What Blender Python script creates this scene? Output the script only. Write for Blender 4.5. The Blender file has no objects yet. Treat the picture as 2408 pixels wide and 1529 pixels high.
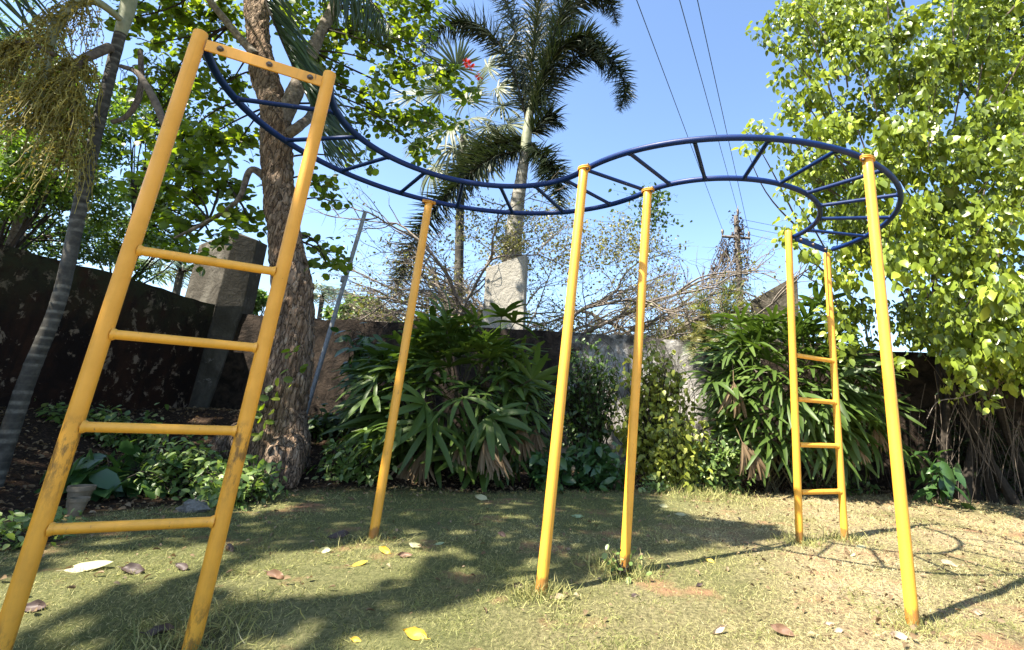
import bpy, math, random
import numpy as np
from mathutils import Vector, Matrix, noise as mnoise

random.seed(7)
rng = np.random.default_rng(11)
R = math.radians

# ------------------------------------------------------------------ camera, sky, sun, exposure
scene = bpy.context.scene
CAM_H, F_PX, PPX, PPY, PITCH, ROLL = 0.9153, 1212.0, 226.63, -155.81, 0.29027, 0.057097
PW, PH = 2408.0, 1529.0                       # measuring frame of the photograph

cam_d = bpy.data.cameras.new('camera')
cam_d.sensor_fit = 'HORIZONTAL'
cam_d.sensor_width = 36.0
cam_d.lens = 36.0 * F_PX / PW
cam_d.shift_x = -PPX / PW
cam_d.shift_y = PPY / PW
cam_d.clip_start, cam_d.clip_end = 0.05, 3000.0
cam = bpy.data.objects.new('camera', cam_d)
scene.collection.objects.link(cam)
scene.camera = cam
_fw = Vector((0, math.cos(PITCH), math.sin(PITCH)))
_up0 = Vector((0, -math.sin(PITCH), math.cos(PITCH)))
_r0 = Vector((1, 0, 0))
_rt = math.cos(ROLL) * _r0 + math.sin(ROLL) * _up0
_up = -math.sin(ROLL) * _r0 + math.cos(ROLL) * _up0
cam.matrix_world = Matrix(((_rt.x, _up.x, -_fw.x, 0), (_rt.y, _up.y, -_fw.y, 0), (_rt.z, _up.z, -_fw.z, CAM_H), (0, 0, 0, 1)))

SUN_EL = 53.0
SUN_H = Vector((-0.80, -0.60, 0)).normalized()         # horizontal direction towards the sun
SUN = Vector((SUN_H.x * math.cos(R(SUN_EL)), SUN_H.y * math.cos(R(SUN_EL)), math.sin(R(SUN_EL))))

world = bpy.data.worlds.new('World')
scene.world = world
world.use_nodes = True
nt = world.node_tree
nt.nodes.clear()
sky = nt.nodes.new('ShaderNodeTexSky')
sky.sky_type = 'NISHITA'
sky.sun_disc = False
sky.sun_elevation = R(SUN_EL)
sky.sun_rotation = math.atan2(SUN_H.x, SUN_H.y) % (2 * math.pi)
sky.air_density, sky.dust_density, sky.ozone_density = 1.0, 0.9, 3.5
bg = nt.nodes.new('ShaderNodeBackground')
bg.inputs['Strength'].default_value = 0.10
wo = nt.nodes.new('ShaderNodeOutputWorld')
nt.links.new(sky.outputs[0], bg.inputs[0])
nt.links.new(bg.outputs[0], wo.inputs[0])

sun_d = bpy.data.lights.new('sun', 'SUN')
sun_d.energy = 5.0
sun_d.angle = R(0.53)
sun_d.color = (1.0, 0.93, 0.80)
sun = bpy.data.objects.new('sun', sun_d)
sun.rotation_euler = (-SUN).to_track_quat('-Z', 'Y').to_euler()
sun.location = SUN * 30
scene.collection.objects.link(sun)

vs = scene.view_settings
vs.view_transform, vs.look, vs.gamma, vs.use_curve_mapping = 'Standard', 'None', 1.0, False
vs.exposure = 1.95
scene.cycles.max_bounces = 8
scene.cycles.transmission_bounces = 6

# ------------------------------------------------------------------ helpers
COL = scene.collection


def ray(px, py):
    return _fw + _rt * ((px - PW / 2 - PPX) / F_PX) - _up * ((py - PH / 2 - PPY) / F_PX)


def at(px, py, Y):
    """world point at forward distance Y seen at that place of the photograph"""
    d = ray(px, py)
    return Vector((0, 0, CAM_H)) + d * (Y / d.y)


def ground_at(px, py, z=0.0):
    d = ray(px, py)
    return Vector((0, 0, CAM_H)) + d * ((z - CAM_H) / d.z)


def V(*a):
    return np.array(a, float)


class MB:
    def __init__(self):
        self.v, self.f, self.n, self.a = [], [], 0, []

    def add(self, v, f, a=0.5):
        v = np.asarray(v, float).reshape(-1, 3)
        self.v.append(v)
        self.f += [tuple(int(i) + self.n for i in q) for q in f]
        self.a.append(np.full(len(v), a) if np.isscalar(a) else np.asarray(a, float))
        self.n += len(v)

    def box(self, c, s, rot=None, a=0.5):
        x, y, z = s[0] / 2, s[1] / 2, s[2] / 2
        v = np.array([(-x, -y, -z), (x, -y, -z), (x, y, -z), (-x, y, -z), (-x, -y, z), (x, -y, z), (x, y, z), (-x, y, z)])
        if rot is not None:
            v = v @ np.array(rot.to_3x3()).T
        self.add(v + np.array(c), [(0, 3, 2, 1), (4, 5, 6, 7), (0, 1, 5, 4), (1, 2, 6, 5), (2, 3, 7, 6), (3, 0, 4, 7)], a)

    def tube(self, pts, rad, seg=8, caps=True, a=0.5):
        pts = np.array([tuple(p) for p in pts], float)
        n = len(pts)
        rad = np.full(n, rad) if np.isscalar(rad) else np.asarray(rad, float)
        T = np.gradient(pts, axis=0)
        T /= np.linalg.norm(T, axis=1)[:, None] + 1e-12
        ref = V(0, 0, 1) if abs(T[0, 2]) < 0.9 else V(1, 0, 0)
        U = np.cross(ref, T[0]); U /= np.linalg.norm(U)
        us = []
        for i in range(n):
            U = U - T[i] * (U @ T[i]); U /= np.linalg.norm(U) + 1e-12
            us.append(U)
        us = np.array(us)
        W = np.cross(T, us)
        an = np.arange(seg) * 2 * math.pi / seg
        v = pts[:, None] + rad[:, None, None] * (np.cos(an)[None, :, None] * us[:, None] + np.sin(an)[None, :, None] * W[:, None])
        f = [(i * seg + j, i * seg + (j + 1) % seg, (i + 1) * seg + (j + 1) % seg, (i + 1) * seg + j) for i in range(n - 1) for j in range(seg)]
        if caps:
            f += [tuple(range(seg))[::-1], tuple((n - 1) * seg + j for j in range(seg))]
        self.add(v.reshape(-1, 3), f, a)

    def build(self, name, mat, parent=None, smooth=True, bevel=0):
        me = bpy.data.meshes.new(name)
        v = np.concatenate(self.v) if self.v else np.zeros((0, 3))
        me.from_pydata(v.tolist(), [], self.f)
        at_ = me.attributes.new('rnd', 'FLOAT', 'POINT')
        at_.data.foreach_set('value', np.concatenate(self.a).astype(np.float32))
        me.materials.append(mat)
        if smooth:
            me.polygons.foreach_set('use_smooth', [True] * len(me.polygons))
            me.set_sharp_from_angle(angle=R(42))
        o = bpy.data.objects.new(name, me)
        COL.objects.link(o)
        if bevel:
            b = o.modifiers.new('bevel', 'BEVEL'); b.width = bevel; b.segments = 2; b.limit_method = 'ANGLE'
        par(o, parent)
        return o


def par(o, parent):
    if parent is not None:
        o.parent = parent
        o.matrix_parent_inverse = Matrix.Translation(-parent.location)
    return o


def thing(name, label, cat, loc=(0, 0, 0), group=None):
    o = bpy.data.objects.new(name, None)
    o.empty_display_size = 0.1
    o.location = loc
    COL.objects.link(o)
    return tag(o, label, cat, group)


def tag(o, label, cat, group=None):
    o['label'] = label
    o['category'] = cat
    if group:
        o['group'] = group
    return o


def smooth_path(pts, n):
    """Catmull-Rom through the points"""
    P = np.array([tuple(p) for p in pts], float)
    P = np.vstack([2 * P[0] - P[1], P, 2 * P[-1] - P[-2]])
    m = len(P) - 3
    out = []
    for k in range(n):
        t = k / (n - 1) * m
        i = min(int(t), m - 1); t -= i
        a, b, c, d = P[i:i + 4]
        out.append(0.5 * (2 * b + (c - a) * t + (2 * a - 5 * b + 4 * c - d) * t * t + (3 * b - a - 3 * c + d) * t ** 3))
    return np.array(out)


def unit(a):
    return a / (np.linalg.norm(a, axis=-1, keepdims=True) + 1e-9)


def rand_dirs(n):
    return unit(rng.normal(size=(n, 3)))


# leaf templates: (verts, faces); axis +Y, face normal +Z
def ovate(w=0.42, fold=0.10, droop=0.12, tip=True):
    ys = [0.0, 0.22, 0.55, 0.82, 1.0]
    ws = [0.0, 0.82 * w / 2 * 1.1, w / 2, w * 0.25, 0.0]
    sp, lf, rt = [], [], []
    for y, x in zip(ys, ws):
        z = -droop * y * y
        sp.append((0, y, z)); lf.append((-x, y, z + fold * x * 2)); rt.append((x, y, z + fold * x * 2))
    v = [sp[0], sp[1], sp[2], sp[3], sp[4], lf[1], lf[2], lf[3], rt[1], rt[2], rt[3]]
    f = [(0, 1, 5), (1, 2, 6, 5), (2, 3, 7, 6), (3, 4, 7), (0, 8, 1), (1, 8, 9, 2), (2, 9, 10, 3), (3, 10, 4)]
    return np.array(v, float), f


def roundleaf(w=0.92, fold=0.06, droop=0.10):
    v = [(0, 0, 0), (0, 0.5, -droop * .25), (0, 1, -droop)]
    for s in (-1, 1):
        v += [(s * w * .30, .10, fold), (s * w * .5, .48, fold), (s * w * .36, .86, fold - droop * .7)]
    f = [(0, 1, 4, 3), (1, 2, 5, 4), (0, 6, 7, 1), (1, 7, 8, 2)]
    return np.array(v, float), f


def strip(w=0.09, fold=0.25, droop=0.25, segs=4, tipw=0.25, base=0.45):
    v, f = [], []
    for i in range(segs + 1):
        t = i / segs
        ww = w / 2 * (base + (1 - base) * min(1, t * 3)) * (1 if t < .7 else 1 - (t - .7) / .3 * (1 - tipw))
        z = -droop * t * t
        y = t * (1 - 0.25 * droop * t * t)
        v += [(-ww, y, z + fold * ww), (0, y, z), (ww, y, z + fold * ww)]
    for i in range(segs):
        a = i * 3
        f += [(a, a + 1, a + 4, a + 3), (a + 1, a + 2, a + 5, a + 4)]
    return np.array(v, float), f


def needle(w=0.05, droop=0.3, segs=3):
    v, f = [], []
    for i in range(segs + 1):
        t = i / segs
        ww = w / 2 * (1 - t ** 2.2 * .92)
        v += [(-ww, t * (1 - .3 * droop * t * t), -droop * t * t), (ww, t * (1 - .3 * droop * t * t), -droop * t * t)]
    for i in range(segs):
        a = i * 2
        f.append((a, a + 1, a + 3, a + 2))
    return np.array(v, float), f


def frames(axis, normal):
    y = unit(axis)
    z = normal - y * (y * normal).sum(1, keepdims=True)
    bad = np.linalg.norm(z, axis=1) < 1e-3
    z[bad] = np.cross(y[bad], V(.3, .5, .8))
    z = unit(z)
    x = np.cross(y, z)
    return x, y, z


class LB:
    """many copies of a leaf template, as one mesh"""
    def __init__(self):
        self.V, self.Fl, self.Fs, self.A, self.n = [], [], [], [], 0

    def add(self, tmpl, P, axis, normal, size, rnd, wscale=None):
        tv, tf = tmpl
        P = np.asarray(P, float); N = len(P)
        if N == 0:
            return
        x, y, z = frames(np.asarray(axis, float), np.asarray(normal, float))
        size = np.full(N, size) if np.isscalar(size) else np.asarray(size)
        ws = np.ones(N) if wscale is None else np.asarray(wscale)
        v = P[:, None] + size[:, None, None] * (tv[None, :, 0, None] * ws[:, None, None] * x[:, None] + tv[None, :, 1, None] * y[:, None] + tv[None, :, 2, None] * z[:, None])
        self.V.append(v.reshape(-1, 3))
        m = len(tv)
        base = self.n + np.arange(N)[:, None] * m
        for q in tf:
            self.Fl.append((base + np.array(q)[None]).astype(np.int32))
        self.A.append(np.repeat(np.asarray(rnd, float), m))
        self.n += N * m

    def build(self, name, mat, parent=None, smooth=True):
        me = bpy.data.meshes.new(name)
        v = np.concatenate(self.V)
        loops = np.concatenate([f.reshape(-1) for f in self.Fl])
        sizes = np.concatenate([np.full(len(f), f.shape[1], np.int32) for f in self.Fl])
        starts = np.concatenate([[0], np.cumsum(sizes)[:-1]]).astype(np.int32)
        me.vertices.add(len(v)); me.loops.add(len(loops)); me.polygons.add(len(sizes))
        me.vertices.foreach_set('co', v.astype(np.float32).ravel())
        me.loops.foreach_set('vertex_index', loops)
        me.polygons.foreach_set('loop_start', starts)
        me.polygons.foreach_set('loop_total', sizes)
        a = me.attributes.new('rnd', 'FLOAT', 'POINT')
        a.data.foreach_set('value', np.concatenate(self.A).astype(np.float32))
        me.materials.append(mat)
        me.update(calc_edges=True)
        if smooth:
            me.polygons.foreach_set('use_smooth', np.ones(len(sizes), bool))
        o = bpy.data.objects.new(name, me)
        COL.objects.link(o)
        par(o, parent)
        return o


def variants(name, tmpl, mat, n=6, rn=None):
    """a few one-leaf meshes to be shared by leaf parts"""
    out = []
    for i in range(n):
        lb = LB()
        lb.add(tmpl, [(0, 0, 0)], [(0, 1, 0)], [(0, 0, 1)], 1.0, [(i + .5) / n if rn is None else rn[i]])
        o = lb.build(name, mat)
        out.append(o.data)
        bpy.data.objects.remove(o)
    return out


def put(name, me, P, axis, normal, size, parent):
    x, y, z = frames(np.array([axis], float), np.array([normal], float))
    M = np.eye(4)
    M[:3, 0], M[:3, 1], M[:3, 2], M[:3, 3] = x[0] * size, y[0] * size, z[0] * size, P
    o = bpy.data.objects.new(name, me)
    COL.objects.link(o)
    if parent is not None:
        o.parent = parent
        o.matrix_parent_inverse = Matrix.Translation(-parent.location)
    o.matrix_basis = Matrix(M.tolist())
    return o


def split_leaves(root, tmpl, mat, P, A, N, S, rnd, n_parts=280, name='leaf', crown='crown', wscale=None):
    """the leaves that show largest become parts, the rest one crown part"""
    P = np.asarray(P)
    fw, rt, up = np.array(_fw), np.array(_rt), np.array(_up)
    d = P - V(0, 0, CAM_H)
    zc = d @ fw
    px = PW / 2 + PPX + F_PX * (d @ rt) / np.maximum(zc, .1)
    py = PH / 2 + PPY - F_PX * (d @ up) / np.maximum(zc, .1)
    vis = (zc > .3) & (px > 0) & (px < PW) & (py > 0) & (py < PH)
    show = np.where(vis, S / np.maximum(zc, .3), 0)
    # spread the chosen ones: first per cell of the picture
    order = np.argsort(-show)
    order = order[show[order] > 0]
    cells, pick, rest = {}, [], []
    for i in order:
        k = (int(px[i] // 22), int(py[i] // 22))
        (rest if k in cells else pick).append(i)
        cells[k] = 1
    pick = (pick + rest)[:n_parts]
    m = np.ones(len(P), bool); m[pick] = False
    c = None
    if m.any():
        lb = LB()
        lb.add(tmpl, P[m], A[m], N[m], S[m], rnd[m])
        c = lb.build(crown, mat, root)
        c['kind'] = 'stuff'
    vr = variants(name, tmpl, mat, 8)
    for i in pick:
        put(name, vr[min(7, int(rnd[i] * 8))], P[i], A[i], N[i], S[i], root)
    return c


# ------------------------------------------------------------------ materials
def newmat(name):
    m = bpy.data.materials.new(name)
    m.use_nodes = True
    n = m.node_tree.nodes
    return m, n, m.node_tree.links, n['Principled BSDF']


def ramp(n, l, src, stops, interp='LINEAR'):
    r = n.new('ShaderNodeValToRGB')
    r.color_ramp.interpolation = interp
    e = r.color_ramp.elements
    while len(e) < len(stops):
        e.new(0.5)
    for el, (p, c) in zip(e, stops):
        el.position = p
        el.color = (*c, 1)
    l.new(src, r.inputs[0])
    return r.outputs[0]


def noise(n, l, scale, detail=4, rough=.6, vec=None, out='Fac', dist=0):
    t = n.new('ShaderNodeTexNoise')
    t.inputs['Scale'].default_value = scale
    t.inputs['Detail'].default_value = detail
    t.inputs['Roughness'].default_value = rough
    t.inputs['Distortion'].default_value = dist
    if vec is not None:
        l.new(vec, t.inputs['Vector'])
    return t.outputs[out]


def coords(n, l, scale=(1, 1, 1), kind='Object'):
    c = n.new('ShaderNodeTexCoord')
    m = n.new('ShaderNodeMapping')
    m.inputs['Scale'].default_value = scale
    if kind == 'pos':
        g = n.new('ShaderNodeNewGeometry')
        l.new(g.outputs['Position'], m.inputs[0])
    else:
        l.new(c.outputs[kind], m.inputs[0])
    return m.outputs[0]


def mix(n, l, fac, a, b, mode='MIX'):
    m = n.new('ShaderNodeMix')
    m.data_type = 'RGBA'
    m.blend_type = mode
    for sock, val in ((0, fac), (6, a), (7, b)):
        if isinstance(val, (int, float)):
            m.inputs[sock].default_value = val
        elif isinstance(val, tuple):
            m.inputs[sock].default_value = (*val, 1)
        else:
            l.new(val, m.inputs[sock])
    return m.outputs[2]


def bump(n, l, bsdf, h, dist=.01, strength=.6):
    b = n.new('ShaderNodeBump')
    b.inputs['Strength'].default_value = strength
    b.inputs['Distance'].default_value = dist
    l.new(h, b.inputs['Height'])
    l.new(b.outputs[0], bsdf.inputs['Normal'])


def leaf_mat(name, cols, transl=.35, tcol=None, rough=.42, spec=.5):
    m, n, l, b = newmat(name)
    a = n.new('ShaderNodeAttribute'); a.attribute_name = 'rnd'
    st = [(i / max(1, len(cols) - 1), c) for i, c in enumerate(cols)]
    c = ramp(n, l, a.outputs['Fac'], st)
    nz = noise(n, l, 9, 2, vec=coords(n, l, kind='pos'))
    c = mix(n, l, .35, c, mix(n, l, nz, tuple(.55 * x for x in cols[len(cols) // 2]), tuple(min(1, 1.5 * x) for x in cols[len(cols) // 2])))
    l.new(c, b.inputs['Base Color'])
    b.inputs['Roughness'].default_value = rough
    b.inputs['Specular IOR Level'].default_value = spec
    t = n.new('ShaderNodeBsdfTranslucent')
    tc = mix(n, l, 1.0, c, tcol or (1.6, 1.7, .8), 'MULTIPLY')
    l.new(tc, t.inputs[0])
    s = n.new('ShaderNodeMixShader'); s.inputs[0].default_value = transl
    l.new(b.outputs[0], s.inputs[1]); l.new(t.outputs[0], s.inputs[2])
    l.new(s.outputs[0], n['Material Output'].inputs[0])
    return m


def paint_mat(name, col, dirt, rough=.42, chip=None, dirty=0.0, chipth=.66):
    m, n, l, b = newmat(name)
    pos = coords(n, l, kind='pos')
    big = noise(n, l, 5, 5, .65, pos)
    c = mix(n, l, ramp(n, l, big, [(.45, (0, 0, 0)), (.75, (.55, .55, .55))]), col, tuple(x * .72 for x in col))
    st = noise(n, l, 1, 4, .6, coords(n, l, (34, 34, 1.3), 'pos'))
    c = mix(n, l, ramp(n, l, st, [(.50, (0, 0, 0)), (.72, (.30, .30, .30))]), c, tuple(x * .55 for x in col))
    sp = noise(n, l, 60, 3, .6, pos)
    c = mix(n, l, ramp(n, l, sp, [(.71, (0, 0, 0)), (.76, (.6, .6, .6))]), c, dirt)
    if dirty:
        g = n.new('ShaderNodeNewGeometry'); sx = n.new('ShaderNodeSeparateXYZ'); l.new(g.outputs['Position'], sx.inputs[0])
        zz = n.new('ShaderNodeMath'); zz.operation = 'MULTIPLY'; zz.inputs[1].default_value = .5; l.new(sx.outputs[2], zz.inputs[0])
        band = ramp(n, l, zz.outputs[0], [(0, (.9, .9, .9)), (.05, (.10, .10, .10)), (.22, (.12, .12, .12)), (.30, (1, 1, 1)), (.37, (1, 1, 1)), (.40, (0, 0, 0)), (1, (0, 0, 0))])
        blot = noise(n, l, 1, 5, .72, coords(n, l, (34, 34, 13), 'pos'))
        bm = ramp(n, l, blot, [(.46, (0, 0, 0)), (.60, (.80, .80, .80))])
        c = mix(n, l, mix(n, l, 1.0, band, bm, 'MULTIPLY'), c, dirt)
    else:
        g = n.new('ShaderNodeNewGeometry'); sx = n.new('ShaderNodeSeparateXYZ'); l.new(g.outputs['Position'], sx.inputs[0])
        foot = n.new('ShaderNodeMath'); foot.operation = 'MULTIPLY_ADD'; l.new(noise(n, l, 1, 4, .7, coords(n, l, (30, 30, 6), 'pos')), foot.inputs[0]); foot.inputs[1].default_value = -.13; l.new(sx.outputs[2], foot.inputs[2])
        if not chip:
            c = mix(n, l, ramp(n, l, foot.outputs[0], [(0, (.8, .8, .8)), (.02, (0, 0, 0))]), c, (.20, .085, .025))
            sc_ = noise(n, l, 1, 3, .7, coords(n, l, (70, 70, 9), 'pos'))
            c = mix(n, l, ramp(n, l, sc_, [(.65, (0, 0, 0)), (.70, (.75, .75, .75))]), c, (.24, .12, .05))
    if chip:
        cn = noise(n, l, 16, 4, .7, pos)
        c = mix(n, l, ramp(n, l, cn, [(chipth, (0, 0, 0)), (chipth + .03, (1, 1, 1))]), c, chip)
    l.new(c, b.inputs['Base Color'])
    l.new(ramp(n, l, big, [(.3, (rough - .08,) * 3), (.8, (rough + .2,) * 3)]), b.inputs['Roughness'])
    bump(n, l, b, noise(n, l, 140, 3, .6, pos), .002, .25)
    b.inputs['Specular IOR Level'].default_value = .25 if chip else .5
    return m


YEL = (.80, .385, .040)
m_yellow = paint_mat('yellow_paint', YEL, (.13, .07, .02))
m_yellow_worn = paint_mat('worn_yellow_paint', (.78, .36, .032), (.10, .055, .016), .5, dirty=1.0)
m_plate = paint_mat('orange_yellow_paint', (.80, .38, .05), (.2, .1, .04), .5)
m_blue = paint_mat('blue_paint', (.004, .021, .105), (.02, .03, .05), .42, chip=(.16, .17, .17), chipth=.70)
m_blue_rung = paint_mat('worn_blue_paint', (.004, .020, .092), (.02, .03, .05), .44, chip=(.20, .20, .19), chipth=.66)


def simple_mat(name, cols, scale=8, rough=.8, bdist=.01, bscale=None, bstr=.6, spec=.3, vscale=(1, 1, 1), metal=0):
    m, n, l, b = newmat(name)
    v = coords(n, l, vscale, 'pos')
    f = noise(n, l, scale, 7, .65, v)
    k = len(cols)
    c = ramp(n, l, f, [(.3 + .4 * i / max(1, k - 1), q) for i, q in enumerate(cols)])
    l.new(c, b.inputs['Base Color'])
    b.inputs['Roughness'].default_value = rough
    b.inputs['Specular IOR Level'].default_value = spec
    b.inputs['Metallic'].default_value = metal
    if bdist:
        bump(n, l, b, noise(n, l, bscale or scale * 4, 6, .7, v), bdist, bstr)
    return m


m_bolt = simple_mat('rusty_bolt', [(.10, .07, .05), (.22, .18, .14)], 60, .5, .001, metal=.7)
m_rust = simple_mat('flange_paint', [(.25, .10, .02), (.62, .30, .04), (.72, .38, .05)], 30, .6, .002)
def bark_mat():
    m, n, l, b = newmat('flaky_bark')
    v = coords(n, l, (1, 1, .24), 'pos')
    w = n.new('ShaderNodeMix'); w.data_type = 'VECTOR'; w.inputs[0].default_value = .10
    l.new(v, w.inputs[4]); l.new(noise(n, l, 7, 4, .7, v, 'Color'), w.inputs[5])
    vo = n.new('ShaderNodeTexVoronoi'); vo.feature = 'DISTANCE_TO_EDGE'; vo.inputs['Scale'].default_value = 21
    l.new(w.outputs[1], vo.inputs['Vector'])
    vc = n.new('ShaderNodeTexVoronoi'); vc.inputs['Scale'].default_value = 21; l.new(w.outputs[1], vc.inputs['Vector'])
    f = noise(n, l, 26, 7, .72, v)
    big = noise(n, l, 3.2, 4, .6, v)
    c = ramp(n, l, f, [(.30, (.07, .044, .028)), (.46, (.23, .150, .095)), (.58, (.38, .265, .175)), (.70, (.52, .42, .31))])
    c = mix(n, l, ramp(n, l, big, [(.45, (0, 0, 0)), (.65, (.7, .7, .7))]), c, mix(n, l, f, (.10, .072, .052), (.42, .34, .26)))
    c = mix(n, l, .55, c, mix(n, l, 1.0, c, ramp(n, l, vc.outputs['Color'], [(.1, (.25, .25, .25)), (.9, (1.5, 1.5, 1.5))]), 'MULTIPLY'))
    c = mix(n, l, ramp(n, l, vo.outputs[0], [(.01, (.85, .85, .85)), (.07, (0, 0, 0))]), c, (.022, .014, .009))
    l.new(c, b.inputs['Base Color'])
    b.inputs['Roughness'].default_value = .92
    b.inputs['Specular IOR Level'].default_value = .15
    h = n.new('ShaderNodeMath'); h.operation = 'MULTIPLY_ADD'; l.new(ramp(n, l, vo.outputs[0], [(0, (0, 0, 0)), (.22, (1, 1, 1))]), h.inputs[0]); h.inputs[1].default_value = .6; l.new(f, h.inputs[2])
    bump(n, l, b, h.outputs[0], .05, 1.0)
    return m


m_bark = bark_mat()
m_limb = simple_mat('limb_bark', [(.05, .038, .03), (.16, .13, .10), (.30, .26, .21)], 18, .9, .015, 60, .8)
def ring_mat(name, cols, ringcol):
    m, n, l, b = newmat(name)
    v = coords(n, l, kind='pos')
    f = noise(n, l, 9, 7, .65, v)
    c = ramp(n, l, f, [(.3 + .2 * i, q) for i, q in enumerate(cols)])
    a = n.new('ShaderNodeAttribute'); a.attribute_name = 'rnd'
    wear = ramp(n, l, noise(n, l, 22, 4, .7, v), [(.35, (.15, .15, .15)), (.6, (.9, .9, .9))])
    k = mix(n, l, 1.0, ramp(n, l, a.outputs['Fac'], [(.4, (0, 0, 0)), (.8, (1, 1, 1))]), wear, 'MULTIPLY')
    c = mix(n, l, k, c, ringcol)
    l.new(c, b.inputs['Base Color'])
    b.inputs['Roughness'].default_value = .85
    b.inputs['Specular IOR Level'].default_value = .25
    bump(n, l, b, noise(n, l, 55, 6, .7, v), .008, .6)
    return m


m_palmtrunk = ring_mat('palm_trunk', [(.020, .018, .014), (.050, .046, .038), (.095, .088, .074)], (.15, .14, .115))
m_foxtrunk = ring_mat('pale_palm_trunk', [(.11, .10, .08), (.24, .225, .185), (.40, .375, .32)], (.10, .09, .07))
m_shaft = simple_mat('crownshaft', [(.10, .12, .06), (.22, .23, .14), (.30, .29, .2)], 6, .55, .003, 30)
m_twig = simple_mat('twig', [(.06, .045, .035), (.16, .13, .10)], 30, .9, .002)
m_baretwig = simple_mat('bare_twig', [(.075, .063, .05), (.24, .20, .165)], 20, .9, .002)
m_darktwig = simple_mat('dark_twig', [(.014, .011, .008), (.042, .033, .024)], 30, .9, .002)
m_cane = simple_mat('cane', [(.03, .03, .012), (.10, .08, .04)], 30, .8, .002)
m_steel = simple_mat('galvanised_pipe', [(.16, .17, .18), (.30, .31, .32)], 20, .55, .001, metal=.25)
m_pot = simple_mat('cream_pot', [(.10, .08, .05), (.24, .19, .13)], 12, .85, .003)
m_stone = simple_mat('pale_stone', [(.07, .065, .055), (.16, .15, .13), (.30, .28, .25)], 16, .9, .02)
m_pole = simple_mat('pole_wood', [(.09, .075, .06), (.22, .19, .16)], 12, .9, .005)
m_wire = simple_mat('wire', [(.03, .03, .035), (.05, .05, .055)], 10, .6, 0)


def wall_mat(name, base, stain, pale, moss, pth=.60, sth=.45, dark=False):
    m, n, l, b = newmat(name)
    v = coords(n, l, kind='pos')
    f1 = noise(n, l, 1.3, 8, .68, v, dist=.6)
    f2 = noise(n, l, 5.0, 8, .72, v, dist=.4)
    f3 = noise(n, l, 1, 5, .6, coords(n, l, (7, 7, .7), 'pos'))
    c = mix(n, l, ramp(n, l, f1, [(sth - .1, (0, 0, 0)), (sth + .14, (1, 1, 1))]), base, stain)
    c = mix(n, l, ramp(n, l, f3, [(.48, (0, 0, 0)), (.68, (.8, .8, .8))]), c, stain)
    c = mix(n, l, ramp(n, l, f2, [(pth, (0, 0, 0)), (pth + .05, (.9, .9, .9))]), c, pale)
    g = n.new('ShaderNodeNewGeometry'); sx = n.new('ShaderNodeSeparateXYZ'); l.new(g.outputs['Position'], sx.inputs[0])
    mr = n.new('ShaderNodeMapRange'); mr.inputs[1].default_value = 1.5; mr.inputs[2].default_value = 2.3; l.new(sx.outputs[2], mr.inputs[0])
    top = mix(n, l, 1.0, mr.outputs[0], ramp(n, l, noise(n, l, 3.5, 6, .7, v), [(.38, (0, 0, 0)), (.55, (1, 1, 1))]), 'MULTIPLY')
    c = mix(n, l, top, c, moss)
    if dark:  # wall ends darkened: stain and plant shade put into the colour
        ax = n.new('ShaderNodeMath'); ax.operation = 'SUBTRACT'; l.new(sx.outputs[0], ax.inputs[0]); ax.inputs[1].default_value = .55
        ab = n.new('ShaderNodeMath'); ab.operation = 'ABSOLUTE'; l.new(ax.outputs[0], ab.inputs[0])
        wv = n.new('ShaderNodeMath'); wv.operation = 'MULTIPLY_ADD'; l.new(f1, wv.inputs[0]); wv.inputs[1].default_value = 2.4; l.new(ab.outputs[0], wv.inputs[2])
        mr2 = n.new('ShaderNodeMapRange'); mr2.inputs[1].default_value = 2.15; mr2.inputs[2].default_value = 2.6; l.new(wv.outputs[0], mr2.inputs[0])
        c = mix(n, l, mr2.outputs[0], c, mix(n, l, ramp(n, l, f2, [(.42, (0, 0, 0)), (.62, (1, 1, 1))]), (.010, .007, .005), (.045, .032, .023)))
    l.new(c, b.inputs['Base Color'])
    b.inputs['Roughness'].default_value = .92
    b.inputs['Specular IOR Level'].default_value = .2
    bump(n, l, b, f2, .06, 1.0)
    return m


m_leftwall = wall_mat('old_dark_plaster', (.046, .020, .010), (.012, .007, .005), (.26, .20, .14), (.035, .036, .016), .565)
m_backwall = wall_mat('stained_shaded_plaster', (.46, .435, .40), (.08, .066, .052), (.60, .57, .53), (.022, .019, .015), .58, .54, dark=True)
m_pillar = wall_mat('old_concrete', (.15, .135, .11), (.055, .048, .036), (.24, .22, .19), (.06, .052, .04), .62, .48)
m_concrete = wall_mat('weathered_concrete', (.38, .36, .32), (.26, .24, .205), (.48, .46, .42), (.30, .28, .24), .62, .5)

# leaves: albedo varies from leaf to leaf, with some shade toned in
m_ficus = leaf_mat('ficus_leaf', [(.022, .040, .009), (.065, .100, .016), (.22, .29, .030), (.46, .51, .085)], .32, (1.4, 1.35, .75), .34)
m_treeleaf = leaf_mat('tree_leaf', [(.03, .055, .012), (.06, .10, .016), (.12, .175, .022), (.26, .29, .035)], .55, (2.3, 2.2, .6), .4)
m_rhapis = leaf_mat('rhapis_leaf', [(.022, .042, .010), (.040, .070, .014), (.070, .115, .020), (.12, .165, .035)], .24, rough=.46, spec=.32)
m_dry = leaf_mat('dry_leaf', [(.10, .065, .035), (.20, .14, .08), (.34, .26, .17)], .2, (1.2, 1.1, .9), .8, .2)
m_fox = leaf_mat('foxtail_leaflet', [(.010, .017, .008), (.017, .028, .012), (.030, .042, .018), (.085, .08, .05)], .12, rough=.5, spec=.3)
m_coco = leaf_mat('palm_leaflet', [(.014, .032, .012), (.025, .05, .016), (.05, .085, .022)], .25, rough=.4)
m_fan = leaf_mat('fan_leaf', [(.05, .075, .035), (.11, .135, .065), (.25, .26, .16)], .35, (1.1, 1.1, .8), .5)
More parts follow.
